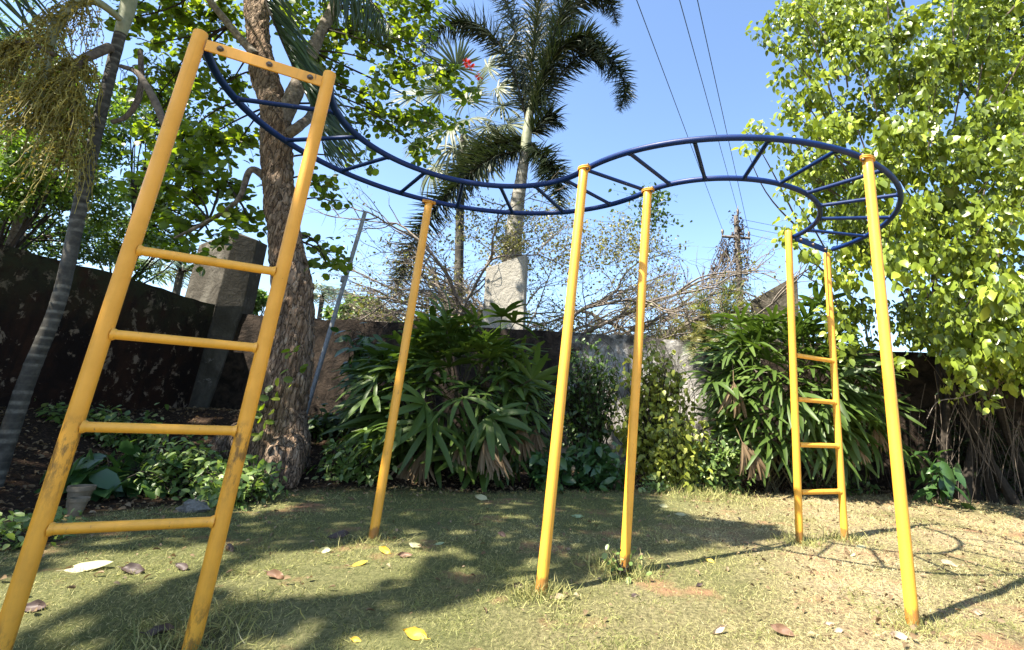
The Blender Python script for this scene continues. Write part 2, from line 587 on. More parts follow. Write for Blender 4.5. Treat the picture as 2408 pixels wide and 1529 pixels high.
m_bgleaf = leaf_mat('background_leaf', [(.03, .06, .012), (.06, .11, .018), (.11, .18, .025), (.17, .24, .03)], .4, (1.7, 1.7, .7))
m_far = leaf_mat('far_leaf', [(.06, .11, .03), (.12, .19, .045), (.18, .25, .06)], .3)
m_farpalm = leaf_mat('far_palm_leaf', [(.10, .15, .10), (.17, .22, .14)], .2)
m_shrub = leaf_mat('shrub_leaf', [(.028, .055, .014), (.05, .095, .02), (.10, .15, .03)], .3)
m_darkleaf = leaf_mat('dark_shrub_leaf', [(.014, .022, .008), (.024, .036, .012), (.04, .055, .018)], .15, rough=.6, spec=.2)  # darker shrub leaf: shade under the right tree put into the colour
m_golden = leaf_mat('golden_leaf', [(.06, .10, .020), (.18, .23, .03), (.34, .36, .06), (.46, .45, .13)], .35, (1.2, 1.2, .7))
m_weed = leaf_mat('weed_leaf', [(.03, .075, .018), (.07, .14, .03), (.16, .22, .06), (.34, .38, .18)], .3)
m_bigleaf = leaf_mat('broad_leaf', [(.022, .055, .018), (.04, .09, .025), (.07, .13, .03)], .25, rough=.3)
m_bareleaf = leaf_mat('sparse_leaf', [(.05, .045, .02), (.12, .11, .035), (.20, .20, .06), (.27, .21, .09)], .35)
m_fruit = leaf_mat('fruit_strand', [(.06, .05, .014), (.24, .20, .035), (.46, .39, .09)], .25, (1.2, 1.1, .6), .6)
m_vine = leaf_mat('dry_vine', [(.030, .024, .020), (.075, .060, .050), (.14, .115, .095)], .12, (1.2, 1.1, .9), .9, .1)
m_red = leaf_mat('red_petal', [(.55, .03, .015), (.75, .06, .03)], .3, (1.2, .8, .8))
m_grass = leaf_mat('grass_blade', [(.075, .11, .025), (.18, .20, .06), (.38, .35, .14), (.56, .50, .25), (.68, .61, .38)], .25, (1.1, 1.1, .8), .65, .2)
m_plume = leaf_mat('grass_plume', [(.09, .065, .055), (.20, .15, .12)], .3, (1.1, 1.1, 1), .8, .1)

# ------------------------------------------------------------------ ground
EX = [-60, -5.2, -3.7, -3.0, -1.9, -.5, 1.1, 3.0, 5.7, 8.0, 60]
EY = [2.4, 2.9, 4.2, 5.65, 6.15, 6.7, 7.3, 7.75, 8.6, 8.7, 8.7]


def edge_y(x):
    return np.interp(x, EX, EY)


def sstep(t):
    t = np.clip(t, 0, 1)
    return t * t * (3 - 2 * t)


def ground_z(x, y):
    x = np.asarray(x, float); y = np.asarray(y, float)
    d = np.maximum((y - 5.75) / 2.3, (-x - 3.9) / 2.9)
    m = .62 * sstep(d) * sstep((-x - 1.4) / 1.6) * (1 - sstep((y - 9.2) / 4)) * (1 - sstep((-x - 7.2) / 3))
    w = .018 * np.sin(x * 1.7 + .6 * y) * np.cos(y * 1.3 - .4 * x) + .008 * np.sin(4.3 * x + 2 * y) * np.sin(3.7 * y)
    far = 1 - sstep((np.hypot(x, y) - 12) / 10)
    dip = -.115 * sstep((2.95 - y) / .6) * sstep((-x - .5) / .8)
    return m + w * far - .01 + dip


def gz(p):
    return float(ground_z(p[0], p[1]))


def greenness(x, y):
    """the grass is greener on the shaded left and back side; shade tone goes into the colour"""
    w = .35 * np.sin(1.9 * x + .7 * y) * np.cos(1.3 * y - .8 * x) + .2 * np.sin(4.1 * x - 2.3 * y)
    return .72 * sstep((.33 * y - x + .2 + w) / 1.5)


def make_ground():
    fx = np.concatenate([-np.geomspace(1500, 11, 16), np.arange(-10.5, 11, .11), np.geomspace(11.5, 1500, 16)])
    fy = np.concatenate([-np.geomspace(1500, 3, 16), np.arange(-2.5, 12, .11), np.geomspace(12.5, 1500, 16)])
    X, Y = np.meshgrid(fx, fy)
    Z = ground_z(X, Y)
    v = np.stack([X, Y, Z], -1).reshape(-1, 3)
    nx, ny = len(fx), len(fy)
    i = np.arange((ny - 1))[:, None] * nx + np.arange(nx - 1)[None]
    f = np.stack([i, i + 1, i + nx + 1, i + nx], -1).reshape(-1, 4)
    me = bpy.data.meshes.new('ground')
    me.from_pydata(v.tolist(), [], f.tolist())
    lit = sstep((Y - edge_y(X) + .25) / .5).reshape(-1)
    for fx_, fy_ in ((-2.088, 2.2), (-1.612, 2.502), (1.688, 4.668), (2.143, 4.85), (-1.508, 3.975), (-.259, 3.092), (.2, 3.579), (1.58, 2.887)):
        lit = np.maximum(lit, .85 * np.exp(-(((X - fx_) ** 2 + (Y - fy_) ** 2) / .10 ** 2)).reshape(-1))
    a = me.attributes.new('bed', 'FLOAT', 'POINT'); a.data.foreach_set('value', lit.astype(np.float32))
    gr = greenness(X, Y).reshape(-1)
    a = me.attributes.new('green', 'FLOAT', 'POINT'); a.data.foreach_set('value', gr.astype(np.float32))
    me.polygons.foreach_set('use_smooth', [True] * len(f))
    m, n, l, b = newmat('lawn_soil')
    p = coords(n, l, kind='pos')
    big = noise(n, l, .9, 6, .62, p)
    fine = noise(n, l, 45, 6, .75, p)
    st = noise(n, l, 1, 5, .7, coords(n, l, (70, 22, 70), 'pos'))
    c = ramp(n, l, big, [(.36, (.16, .16, .06)), (.50, (.30, .255, .13)), (.64, (.42, .335, .20))])
    c = mix(n, l, ramp(n, l, fine, [(.40, (.9, .9, .9)), (.60, (0, 0, 0))]), c, (.075, .052, .030))
    c = mix(n, l, ramp(n, l, st, [(.52, (0, 0, 0)), (.66, (.8, .8, .8))]), c, (.46, .38, .20))
    ga = n.new('ShaderNodeAttribute'); ga.attribute_name = 'green'
    c = mix(n, l, ga.outputs['Fac'], c, mix(n, l, fine, (.03, .045, .015), (.13, .15, .05)))
    red = noise(n, l, 1.7, 5, .6, p)
    c = mix(n, l, ramp(n, l, red, [(.56, (0, 0, 0)), (.68, (.8, .8, .8))]), c, (.30, .155, .09))
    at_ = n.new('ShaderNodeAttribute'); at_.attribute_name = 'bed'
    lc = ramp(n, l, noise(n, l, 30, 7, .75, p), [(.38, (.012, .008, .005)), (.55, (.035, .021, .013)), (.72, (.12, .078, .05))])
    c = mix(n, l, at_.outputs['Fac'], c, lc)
    l.new(c, b.inputs['Base Color'])
    b.inputs['Roughness'].default_value = .95
    b.inputs['Specular IOR Level'].default_value = .1
    bump(n, l, b, fine, .03, .8)
    me.materials.append(m)
    o = bpy.data.objects.new('ground', me)
    COL.objects.link(o)
    o['kind'] = 'structure'


make_ground()


# ------------------------------------------------------------------ walls, pillars, slabs
def rough_wall(name, p0, p1, h0, h1, thick, mat, label, step=.16, jag=.03, seed=0.0):
    """a wall as a grid box with an uneven, worn top"""
    p0, p1 = V(*p0), V(*p1)
    L = np.linalg.norm(p1 - p0); u = (p1 - p0) / L; nrm = V(u[1], -u[0])
    n = int(L / step) + 1
    hz = 12
    mb = MB()
    vs_, f = [], []
    for i in range(n + 1):
        t = i / n
        top = h0 + (h1 - h0) * t + jag * mnoise.noise((t * L * 1.3, seed, 0)) * 2 + jag * .6 * mnoise.noise((t * L * 6, seed, 3))
        q = p0 + u * L * t
        for s in (1, -1):
            for k in range(hz + 1):
                z = -.3 + (top + .3) * k / hz
                off = thick / 2 * s + .02 * mnoise.noise((t * L * 1.7, z * 1.7, seed + s)) + (0 if k < hz else -.02 * s)
                w = q + nrm * off
                vs_.append((w[0], w[1], z))
    m = 2 * (hz + 1)
    for i in range(n):
        a = i * m
        for k in range(hz):
            f.append((a + k, a + m + k, a + m + k + 1, a + k + 1))
            b = a + hz + 1
            f.append((b + k, b + k + 1, b + m + k + 1, b + m + k))
        f.append((a + hz, a + m + hz, a + m + 2 * hz + 1, a + 2 * hz + 1))
    for a, fl in ((0, 1), (n * m, 0)):
        for k in range(hz):
            q = (a + k, a + k + 1, a + hz + 2 + k, a + hz + 1 + k)
            f.append(q if fl else q[::-1])
    mb.add(vs_, f)
    o = mb.build(name, mat)
    return tag(o, label, 'wall')


WY = 9.2
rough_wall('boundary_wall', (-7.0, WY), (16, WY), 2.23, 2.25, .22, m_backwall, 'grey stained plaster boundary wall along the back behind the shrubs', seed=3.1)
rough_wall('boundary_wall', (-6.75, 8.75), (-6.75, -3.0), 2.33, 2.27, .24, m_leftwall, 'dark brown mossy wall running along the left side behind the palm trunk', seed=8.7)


def prism(name, outline, thick, yaw, mat, bevel=.01, sub=6):
    """flat slab: outline (x, z) in its own plane, extruded by thick, turned by yaw about its middle"""
    v = []
    n = len(outline)
    for s in (-.5, .5):
        for x, z in outline:
            v.append((x, s * thick, z))
    f = [tuple(range(n)), tuple(range(2 * n - 1, n - 1, -1))]
    f += [(i, i + n, (i + 1) % n + n, (i + 1) % n) for i in range(n)]
    c, s = math.cos(yaw), math.sin(yaw)
    v = [(x * c - y * s, x * s + y * c, z) for x, y, z in v]
    mb = MB(); mb.add(v, f)
    o = mb.build(name, mat, None, smooth=False, bevel=bevel)
    return o


# corner pillar with its ridge, at the meeting of the two walls
def corner_pillar():
    Y = 9.05
    pts = [(434, 697), (468, 576), (552, 544), (606, 565), (572, 720)]
    w = [at(x, y, Y) for x, y in pts]
    ridge_top = at(552, 544, Y - .22); ridge_bot = at(505, 720, Y - .22)
    foot_l, foot_r, foot_m = at(400, 1010, Y), at(470, 1010, Y), at(430, 1010, Y - .18)
    front = [w[0], w[1], w[2], w[3], w[4], foot_r, foot_l]
    back = [p + Vector((0, .3, 0)) for p in front]
    v = [tuple(p) for p in front + back + [ridge_top + Vector((0, 0, -.03)), ridge_bot, foot_m]]
    RT, RB, FM = 14, 15, 16
    f = [(1, 0, RB, RT), (1, RT, 2), (2, RT, 3), (3, RT, RB, 4), (0, 6, FM, RB), (4, RB, FM, 5)]
    for i in range(7):
        j = (i + 1) % 7
        f.append((i, j, j + 7, i + 7))
    f.append((7, 8, 9, 10, 11, 12, 13))
    mb = MB(); mb.add(v, [q[::-1] for q in f])
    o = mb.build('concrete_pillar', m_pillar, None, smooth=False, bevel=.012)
    tag(o, 'ridged grey concrete pillar with pointed top standing at the wall corner', 'pillar')
    bm_fix(o)


def bm_fix(o):
    import bmesh
    bm = bmesh.new(); bm.from_mesh(o.data)
    bmesh.ops.recalc_face_normals(bm, faces=bm.faces)
    bm.to_mesh(o.data); bm.free()


corner_pillar()


def slab(pts, Y, thick, label, yaw=0.0, mat=m_concrete):
    c = at(*pts[0], Y)
    base = Vector((c.x, c.y, 0))
    w = [at(x, y, Y) for x, y in pts]
    mid = sum((p.x for p in w)) / len(w)
    out = [(p.x - mid, p.z) for p in w]
    xs = [q[0] for q in out]
    out = [(x, z) for x, z in out] 
    o = prism('concrete_slab', out, thick, yaw, mat)
    bm_fix(o)
    o.location = (mid, Y + thick / 2, 0)
    tag(o, label, 'slab')


slab([(1143, 628), (1239, 600), (1228, 900), (1120, 900)], 9.36, .17, 'pale grey concrete slab with slanted top rising over the wall before the palm', -.12)
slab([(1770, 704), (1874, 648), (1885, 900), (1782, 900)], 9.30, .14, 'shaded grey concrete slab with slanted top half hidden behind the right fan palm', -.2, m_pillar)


# ------------------------------------------------------------------ climbing frame
S = .38
C1, C2 = V(-2.345, 7.66) * S, V(2.43, 11.05) * S
DC = np.linalg.norm(C2 - C1)
HW = .745 * S
M1 = 2.905 * S
M2 = DC - M1
ZR = 2.575
A_IN = math.atan2(C2[1] - C1[1], C2[0] - C1[0])
A0, A1e = R(208.6), R(25.2) + 2 * math.pi


def rail_pts(off):
    """off = +1: the rail that is outside on the first arc"""
    r1, r2 = M1 + off * HW, M2 - off * HW
    p = []
    for t in np.linspace(A0, A_IN, 60):
        p.append((C1[0] + r1 * math.cos(t), C1[1] + r1 * math.sin(t), ZR))
    for t in np.linspace(A_IN + math.pi, A1e, 60)[1:]:
        p.append((C2[0] + r2 * math.cos(t), C2[1] + r2 * math.sin(t), ZR))
    return p


def climbing_frame():
    root = thing('monkey_bars', 'yellow and blue s-shaped overhead climbing ladder standing on the lawn', 'climbing frame', (0.05, 4.0, 0))
    for off in (1, -1):
        mb = MB(); mb.tube(rail_pts(off), .0205, 14); mb.build('rail', m_blue, root)
    bars = [(1, a) for a in (189.2, 168.9, 149.1, 129, 109.2, 89.4, 69.9, 50.3)] + [(0, None)] + [(2, a) for a in (-126.3, -107.9, -89.2, -70.2, -50.8, -31.2, -11.8, 7.4)]
    for k, a in bars:
        if k == 0:
            c, m, t = C1, M1, R(33.0)
        elif k == 1:
            c, m, t = C1, M1, R(a)
        else:
            c, m, t = C2, M2, R(a)
        p0 = (c[0] + (m - HW) * math.cos(t), c[1] + (m - HW) * math.sin(t), ZR)
        p1 = (c[0] + (m + HW) * math.cos(t), c[1] + (m + HW) * math.sin(t), ZR)
        mb = MB(); mb.tube([p0, p1], .0145, 10, False)
        q0, q1 = np.array(p0), np.array(p1); e = (q1 - q0) / np.linalg.norm(q1 - q0)
        for q, sgn in ((q0, 1), (q1, -1)):       # weld beads
            mb.tube([q + e * sgn * .015, q + e * sgn * .0235, q + e * sgn * .029], [.021, .0185, .0146], 10, False)
        mb.build('overhead_bar', m_blue_rung, root)

    def lad(b0, t0, ztop, mat, name='ladder_post', r=.0315):
        mb = MB()
        b, t = V(b0[0], b0[1], -.28), V(t0[0], t0[1], ztop)
        n = 24
        pts = [b + (t - b) * i / n for i in range(n + 1)]
        u = (t - b) / np.linalg.norm(t - b)
        pts += [t + u * .007, t + u * .012]
        mb.tube(pts, [r] * (n + 1) + [r * .93, r * .7], 20)
        mb.build(name, mat, root)
        return b, t

    A1b, A2b = (-2.088, 2.2), (-1.612, 2.502)
    la = lad(A1b, (-2.126, 2.209), 2.64, m_yellow_worn), lad(A2b, (-1.612, 2.489), 2.64, m_yellow_worn)
    lb = lad((1.688, 4.668), (1.650, 4.475), 2.61, m_yellow), lad((2.143, 4.85), (2.150, 4.832), 2.535, m_yellow)
    for (pa, pb), mat in ((la, m_yellow_worn), (lb, m_yellow)):
        for k in range(1, 5):
            z = .3731 * k
            q0 = pa[0] + (pa[1] - pa[0]) * (z + .28) / (pa[1][2] + .28)
            q1 = pb[0] + (pb[1] - pb[0]) * (z + .28) / (pb[1][2] + .28)
            mb = MB(); e = (q1 - q0) / np.linalg.norm(q1 - q0)
            mb.tube([q0 + e * .02, q1 - e * .02], .0205, 14, False)
            for q, sgn in ((q0, 1), (q1, -1)):
                mb.tube([q + e * sgn * .027, q + e * sgn * .036, q + e * sgn * .043], [.028, .0245, .0207], 14, False)
            mb.build('ladder_rung', m_yellow, root)

    def plate(p, q, mat, h, side, nb):
        p, q = V(*p), V(*q)
        e = (q - p) / np.linalg.norm(q - p)
        n = V(e[1], -e[0], 0); n /= np.linalg.norm(n)
        ang = math.atan2(e[1], e[0])
        mb = MB(); mb.box((p + q) / 2 + n * side, (np.linalg.norm(q - p) - .05, .012, h), Matrix.Rotation(ang, 4, 'Z'))
        o = mb.build('mounting_plate', mat, root, smooth=False, bevel=.003)
        for t in nb:
            c = p + (q - p) * t + n * (side + .006)
            mb = MB()
            mb.tube([c, c + n * .003], .0155, 14)
            mb.tube([c + n * .003, c + n * .013, c + n * .016], [.012, .012, .009], 6)
            b = mb.build('bolt', m_bolt, o)
        return o
    tz = 2.578
    plate((-2.112, 2.207, tz), (-1.612, 2.491, tz), m_plate, .062, .006, (.15, .52, .85))
    o = plate((1.70, 4.49, 2.566), (2.17, 4.83, 2.566), m_blue, .06, .0, (.18, .52, .88))
    o['label'] = 'blue mounting plate'

    def post(b, t, rail_off, arc):
        lad(b, t, 2.535, m_yellow, 'post')
        c = C1 if arc == 1 else C2
        d = np.array(t) - c
        tang = V(-d[1], d[0], 0); tang /= np.linalg.norm(tang)
        ang = math.atan2(tang[1], tang[0])
        mb = MB()
        for zz, hh in ((2.537, .007), (2.549, .007)):
            vs_, n = [], 24
            for s in (0, 1):
                for i in range(n):
                    a = i * 2 * math.pi / n
                    x, y = .056 * math.cos(a), .038 * math.sin(a)
                    vs_.append((t[0] + x * math.cos(ang) - y * math.sin(ang), t[1] + x * math.sin(ang) + y * math.cos(ang), zz + s * hh))
            f = [tuple(range(n))[::-1], tuple(range(n, 2 * n))] + [(i, (i + 1) % n, (i + 1) % n + n, i + n) for i in range(n)]
            mb.add(vs_, f)
        fl = mb.build('flange', m_rust, root)
        for s in (-1, 1):
            c = V(t[0], t[1], 0) + tang * .044 * s
            mb = MB()
            mb.tube([c + V(0, 0, 2.520), c + V(0, 0, 2.572)], .0055, 8)
            mb.tube([c + V(0, 0, 2.525), c + V(0, 0, 2.536)], .0115, 6)
            mb.tube([c + V(0, 0, 2.557), c + V(0, 0, 2.567)], .0115, 6)
            bo = mb.build('bolt', m_bolt, fl)
    post((-1.508, 3.975), (-1.554, 4.097), 1, 1)
    post((-.259, 3.092), (-.207, 3.289), -1, 2)
    post((.2, 3.579), (.27, 3.599), 1, 2)
    post((1.58, 2.887), (1.604, 2.923), -1, 2)


climbing_frame()


# ------------------------------------------------------------------ trees and plants
def bark_tube(name, pts, rads, n, seg, mat, parent, amp=.02, freq=9, vs_=.5, rings=0, ringamp=.0, extra=(), ridge=False):
    P = smooth_path(pts, n)
    rr = np.interp(np.linspace(0, 1, n), np.linspace(0, 1, len(rads)), rads)
    ringv = None
    if rings:
        L = np.concatenate([[0], np.cumsum(np.linalg.norm(np.diff(P, axis=0), axis=1))])
        ph = (L / rings) % 1
        rr = rr * (1 + ringamp * np.where(ph < .16, 1, -.25 * ph))
        ringv = np.repeat(np.where(ph < .2, 1.0, .2 + .3 * ph), seg)
    mb = MB()
    mb.tube(P, rr, seg, a=.3 if ringv is None else ringv)
    for ep, er in extra:
        Q = smooth_path(ep, 40)
        mb.tube(Q, np.interp(np.linspace(0, 1, 40), np.linspace(0, 1, len(er)), er), 24)
    if amp:
        allv = np.concatenate(mb.v)
        cen = np.concatenate([np.repeat(P, seg, axis=0)] + [np.repeat(smooth_path(ep, 40), 24, axis=0) for ep, er in extra])
        out = unit(allv - cen)
        for i, q in enumerate(allv):
            h = mnoise.fractal((q[0] * freq, q[1] * freq, q[2] * freq * vs_), 1.0, 2.0, 4)
            if ridge:
                h = .5 - 1.6 * abs(mnoise.noise((q[0] * freq, q[1] * freq, q[2] * freq * vs_))) + .8 * mnoise.noise((q[0] * freq * 3.1, q[1] * freq * 3.1, q[2] * freq * 1.4))
            h2 = mnoise.noise((q[0] * 2.2, q[1] * 2.2, q[2] * 1.1))
            allv[i] = q + out[i] * (amp * h + amp * 1.6 * h2)
        mb.v = [allv]
        mb.a = [np.concatenate(mb.a)]
    return mb.build(name, mat, parent)


def twig(mb, a, b, r0, r1, sag=.1, n=7, seg=5):
    a, b = np.array(a, float), np.array(b, float)
    L = np.linalg.norm(b - a)
    t = np.linspace(0, 1, n)[:, None]
    wob = rng.normal(size=3) * L * .08
    p = a + (b - a) * t + (np.sin(t * math.pi) * (wob + V(0, 0, sag * L)))
    mb.tube(p, np.linspace(r0, r1, n), seg, False)


def cluster_leaves(c, rad, n, size, up=.6, flat=.7, out=.5, droop=.3, szv=.3):
    """leaves in an ellipsoid clump: positions, axes, normals, sizes"""
    c = np.array(c); rad = np.array(rad)
    d = rand_dirs(n)
    r = rng.random(n) ** .45
    P = c + d * r[:, None] * rad
    A = unit(rng.normal(size=(n, 3)) * V(1, 1, .5) * flat + d * out + V(0, 0, -droop))
    N = unit(rng.normal(size=(n, 3)) * .55 + V(0, 0, up) + d * .3 + np.array(SUN) * .25)
    Sz = size * (1 - szv + 2 * szv * rng.random(n))
    return P, A, N, Sz


def cat(lst):
    return [np.concatenate(q) for q in zip(*lst)]


def px_r(px, Y):
    return px / F_PX * Y


# --- the large ficus on the right
def in_poly(x, y, poly):
    c = False
    j = len(poly) - 1
    for i in range(len(poly)):
        xi, yi = poly[i]; xj, yj = poly[j]
        if (yi > y) != (yj > y) and x < (xj - xi) * (y - yi) / (yj - yi) + xi:
            c = not c
        j = i
    return c


def ficus():
    base = at(2262, 1150, 8.1); base.z = 0
    root = thing('ficus_tree', 'large bright yellow-green leafy tree filling the right side of the lawn', 'tree', tuple(base))
    poly = [(1815, 60), (1880, 20), (1930, -60), (2000, -260), (2900, -300), (2900, 930), (2600, 1000), (2420, 900), (2350, 880), (2290, 870), (2230, 830), (2090, 800), (2040, 770), (2000, 700), (1985, 640), (1925, 600), (1890, 540), (1880, 460), (1870, 420), (1900, 360), (1885, 300), (1860, 230), (1840, 180)]
    L = []
    cents = []
    n = 0
    lobes = []
    while n < 165:
        x, y = random.uniform(1750, 2900), random.uniform(-300, 1000)
        n += .012
        if not in_poly(x, y, poly):
            continue
        edge = min(1, max(0, (x - 1850) / 350))
        Y = random.uniform(6.9 - 1.4 * edge, 8.2)
        if y > 760:
            Y = max(Y, 6.2)
        if y < 300:
            Y += .5
        c = at(x, y, Y)
        r = random.uniform(.34, .62) * (.7 + .3 * edge)
        if any((c - q).length < .50 * (r + r2) for q, r2 in lobes):
            continue
        lobes.append((c, r))
        cents.append(c)
        for k in range(int(9 * (r / .5) ** 2) + 3):
            d = rand_dirs(1)[0] + np.array(SUN) * .35 + V(0, -.15, .1)
            q = np.array(c) + d / np.linalg.norm(d) * r * random.uniform(.55, 1.0)
            rr = random.uniform(.13, .23)
            L.append(cluster_leaves(q, (rr * 1.1, rr * 1.1, rr * 1.0), int(27 * (rr / .18) ** 2), random.choice((.075, .10, .13)), up=.3, droop=1.15, out=.35, szv=.45))
        n += 1
    n = 430
    while n < 640:            # the shaded heart of the crown
        x, y = random.uniform(1900, 2800), random.uniform(-250, 960)
        if not in_poly(x - 60, y, poly) or not in_poly(x + 20, y - 40, poly):
            continue
        c = at(x, y, random.uniform(8.2, 9.4))
        r = random.uniform(.35, .5)
        L.append(cluster_leaves(c, (r, r, r * .8), 85, .13, up=.35, droop=.75, out=.45))
        n += 1
    n_heart = 270 * 85
    # sprays reaching out at the left fringe and hanging below
    for x, y, Y, r in ((1785, 70, 6.8, .16), (1815, 95, 6.8, .2), (1850, 110, 6.9, .24), (1880, 40, 6.9, .2), (1765, 315, 6.6, .13), (1790, 300, 6.6, .18), (1830, 330, 6.6, .22), (1755, 345, 6.6, .10),
                       (1860, 385, 6.6, .22), (1850, 455, 6.6, .16), (1865, 520, 6.6, .2), (1858, 560, 6.6, .18), (1900, 590, 6.6, .2), (1930, 640, 6.6, .18), (1985, 790, 6.5, .2), (1960, 740, 6.6, .16),
                       (1985, 830, 6.4, .14), (2110, 855, 6.3, .16), (2290, 890, 6.2, .16), (2320, 945, 6.2, .10), (2250, 850, 6.2, .18), (2400, 880, 6.1, .2), (1840, 180, 6.8, .22), (1850, 240, 6.8, .2), (1895, 290, 6.7, .2),
                       (1870, 10, 7, .2), (1930, 10, 7, .24), (1960, 60, 7, .26)):
        c = at(x, y, Y)
        cents.append(c)
        L.append(cluster_leaves(c, (r * 1.2, r, r), int(900 * r * r) + 8, .105, up=.4, droop=.7, out=.5))
    P, A, N, Sz = cat(L)
    cl = np.array([mnoise.noise((p[0] * 1.1, p[1] * 1.1, p[2] * 1.1)) for p in P])
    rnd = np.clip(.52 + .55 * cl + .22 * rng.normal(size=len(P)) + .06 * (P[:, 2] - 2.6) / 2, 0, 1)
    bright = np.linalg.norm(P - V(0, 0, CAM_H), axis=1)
    rnd = np.clip(rnd - .16 * np.clip((bright - 7.6) / 1.2, 0, 1), 0, 1)  # farther, inner leaves darkened: crown shade put into their colour
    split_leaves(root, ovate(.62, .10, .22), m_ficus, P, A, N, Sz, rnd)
    # stems
    feet = [(2205, 1150, 8.0), (2240, 1160, 8.2), (2262, 1150, 7.9), (2300, 1155, 8.2), (2335, 1160, 8.0), (2385, 1165, 7.8), (2430, 1170, 8.1), (2130, 1140, 8.6), (2500, 1170, 7.8)]
    tops = []
    for i, (x, y, Y) in enumerate(feet):
        f = at(x, y, Y); f.z = -.05
        t = f + Vector((random.uniform(-1.3, 1.0), random.uniform(-.7, .4), random.uniform(2.8, 4.6)))
        mid = f.lerp(t, .5) + Vector((random.uniform(-.15, .15), 0, .1))
        bark_tube('trunk', [f, f.lerp(mid, .5) + Vector((random.uniform(-.06, .06),) * 2 + (0,)), mid, t], [.085, .055, .04, .02], 40, 9, m_darktwig, root, .016, 7)  # heavy shade under the crown put into the stems' dark tone
        tops.append((f, mid, t))
    mb = MB()
    for c in cents:
        f, mid, t = min(tops, key=lambda q: (q[1] - c).length + .3 * (q[2] - c).length)
        k = random.uniform(.3, 1)
        s = mid.lerp(t, k) if random.random() < .7 else f.lerp(mid, .6 + .4 * random.random())
        if random.random() < .8:
            twig(mb, c.lerp(s, min(1, 1.5 / ((c - s).length + .01))), c, .016, .004, .12, 9, 5)
    for k in range(80):     # hanging root strands and bare suckers by the foot
        f, mid, t = random.choice(tops)
        s = f.lerp(mid, random.uniform(.5, 1)) + Vector((random.uniform(-.5, .5), random.uniform(-.6, .2), 0))
        e = Vector((s.x + random.uniform(-.4, .4), s.y + random.uniform(-.3, .3), random.uniform(.0, .5)))
        twig(mb, s, e, .006, .003, random.uniform(-.05, .1), 7, 4)
    o = mb.build('branches', m_twig, root); o['kind'] = 'stuff'
    q = [at(2180, 985, 6.6), at(2205, 945, 6.6), at(2260, 935, 6.5), at(2310, 915, 6.4), at(2330, 880, 6.4)]
    mb = MB(); mb.tube(smooth_path(q, 20), np.linspace(.004, .009, 20), 6); mb.build('branch', m_baretwig, root)


ficus()


# --- old tree with the flaky trunk
BIG_CL = [(420, 40, 70, 60, 6.6), (470, 130, 60, 50, 6.7), (385, 190, 60, 50, 6.8), (350, 60, 50, 50, 6.4), (480, 240, 40, 40, 6.6), (470, 330, 70, 50, 6.2), (530, 420, 60, 45, 6.3), (450, 440, 50, 40, 6.3),
          (555, 340, 35, 70, 6.6), (560, 500, 45, 30, 6.3), (585, 545, 35, 16, 6.2), (700, 50, 50, 60, 6.7), (830, 90, 70, 60, 6.8), (900, 60, 70, 60, 7.0), (960, 90, 60, 60, 7.2), (870, 225, 45, 55, 6.8),
          (945, 180, 55, 55, 7.0), (1010, 170, 55, 45, 7.2), (930, 290, 50, 45, 7.0), (985, 300, 55, 45, 7.2), (1020, 360, 45, 40, 7.2), (1075, 215, 40, 35, 7.4), (760, 435, 45, 30, 6.4), (800, 470, 30, 16, 6.4),
          (775, 600, 30, 30, 6.5), (785, 640, 28, 22, 6.5), (730, 560, 20, 20, 6.5), (360, 420, 40, 40, 6.3), (430, 530, 45, 25, 6.3), (300, 20, 40, 30, 6.1), (240, 65, 22, 16, 6.0), (330, 110, 22, 18, 6.1),
          (540, 40, 40, 50, 6.9), (740, 170, 40, 40, 6.7), (820, 200, 40, 40, 6.9), (850, 380, 30, 30, 6.7), (890, 20, 80, 40, 7.1), (1030, 30, 60, 40, 7.3), (660, 470, 20, 20, 6.3), (510, 60, 50, 50, 6.9),
          (400, 330, 40, 40, 6.3), (345, 250, 40, 60, 6.8), (370, 480, 50, 40, 6.6), (420, 600, 50, 30, 6.9), (690, 20, 60, 40, 7.2), (780, 40, 60, 50, 7.2), (500, 560, 40, 20, 6.5), (860, 300, 40, 30, 6.9), (440, 380, 50, 40, 6.7), (320, 340, 40, 40, 7), (960, 20, 60, 40, 7.4), (760, 120, 50, 60, 7.1), (1050, 290, 40, 40, 7.5), (540, 200, 40, 50, 6.8), (1100, 185, 40, 22, 7.4)]


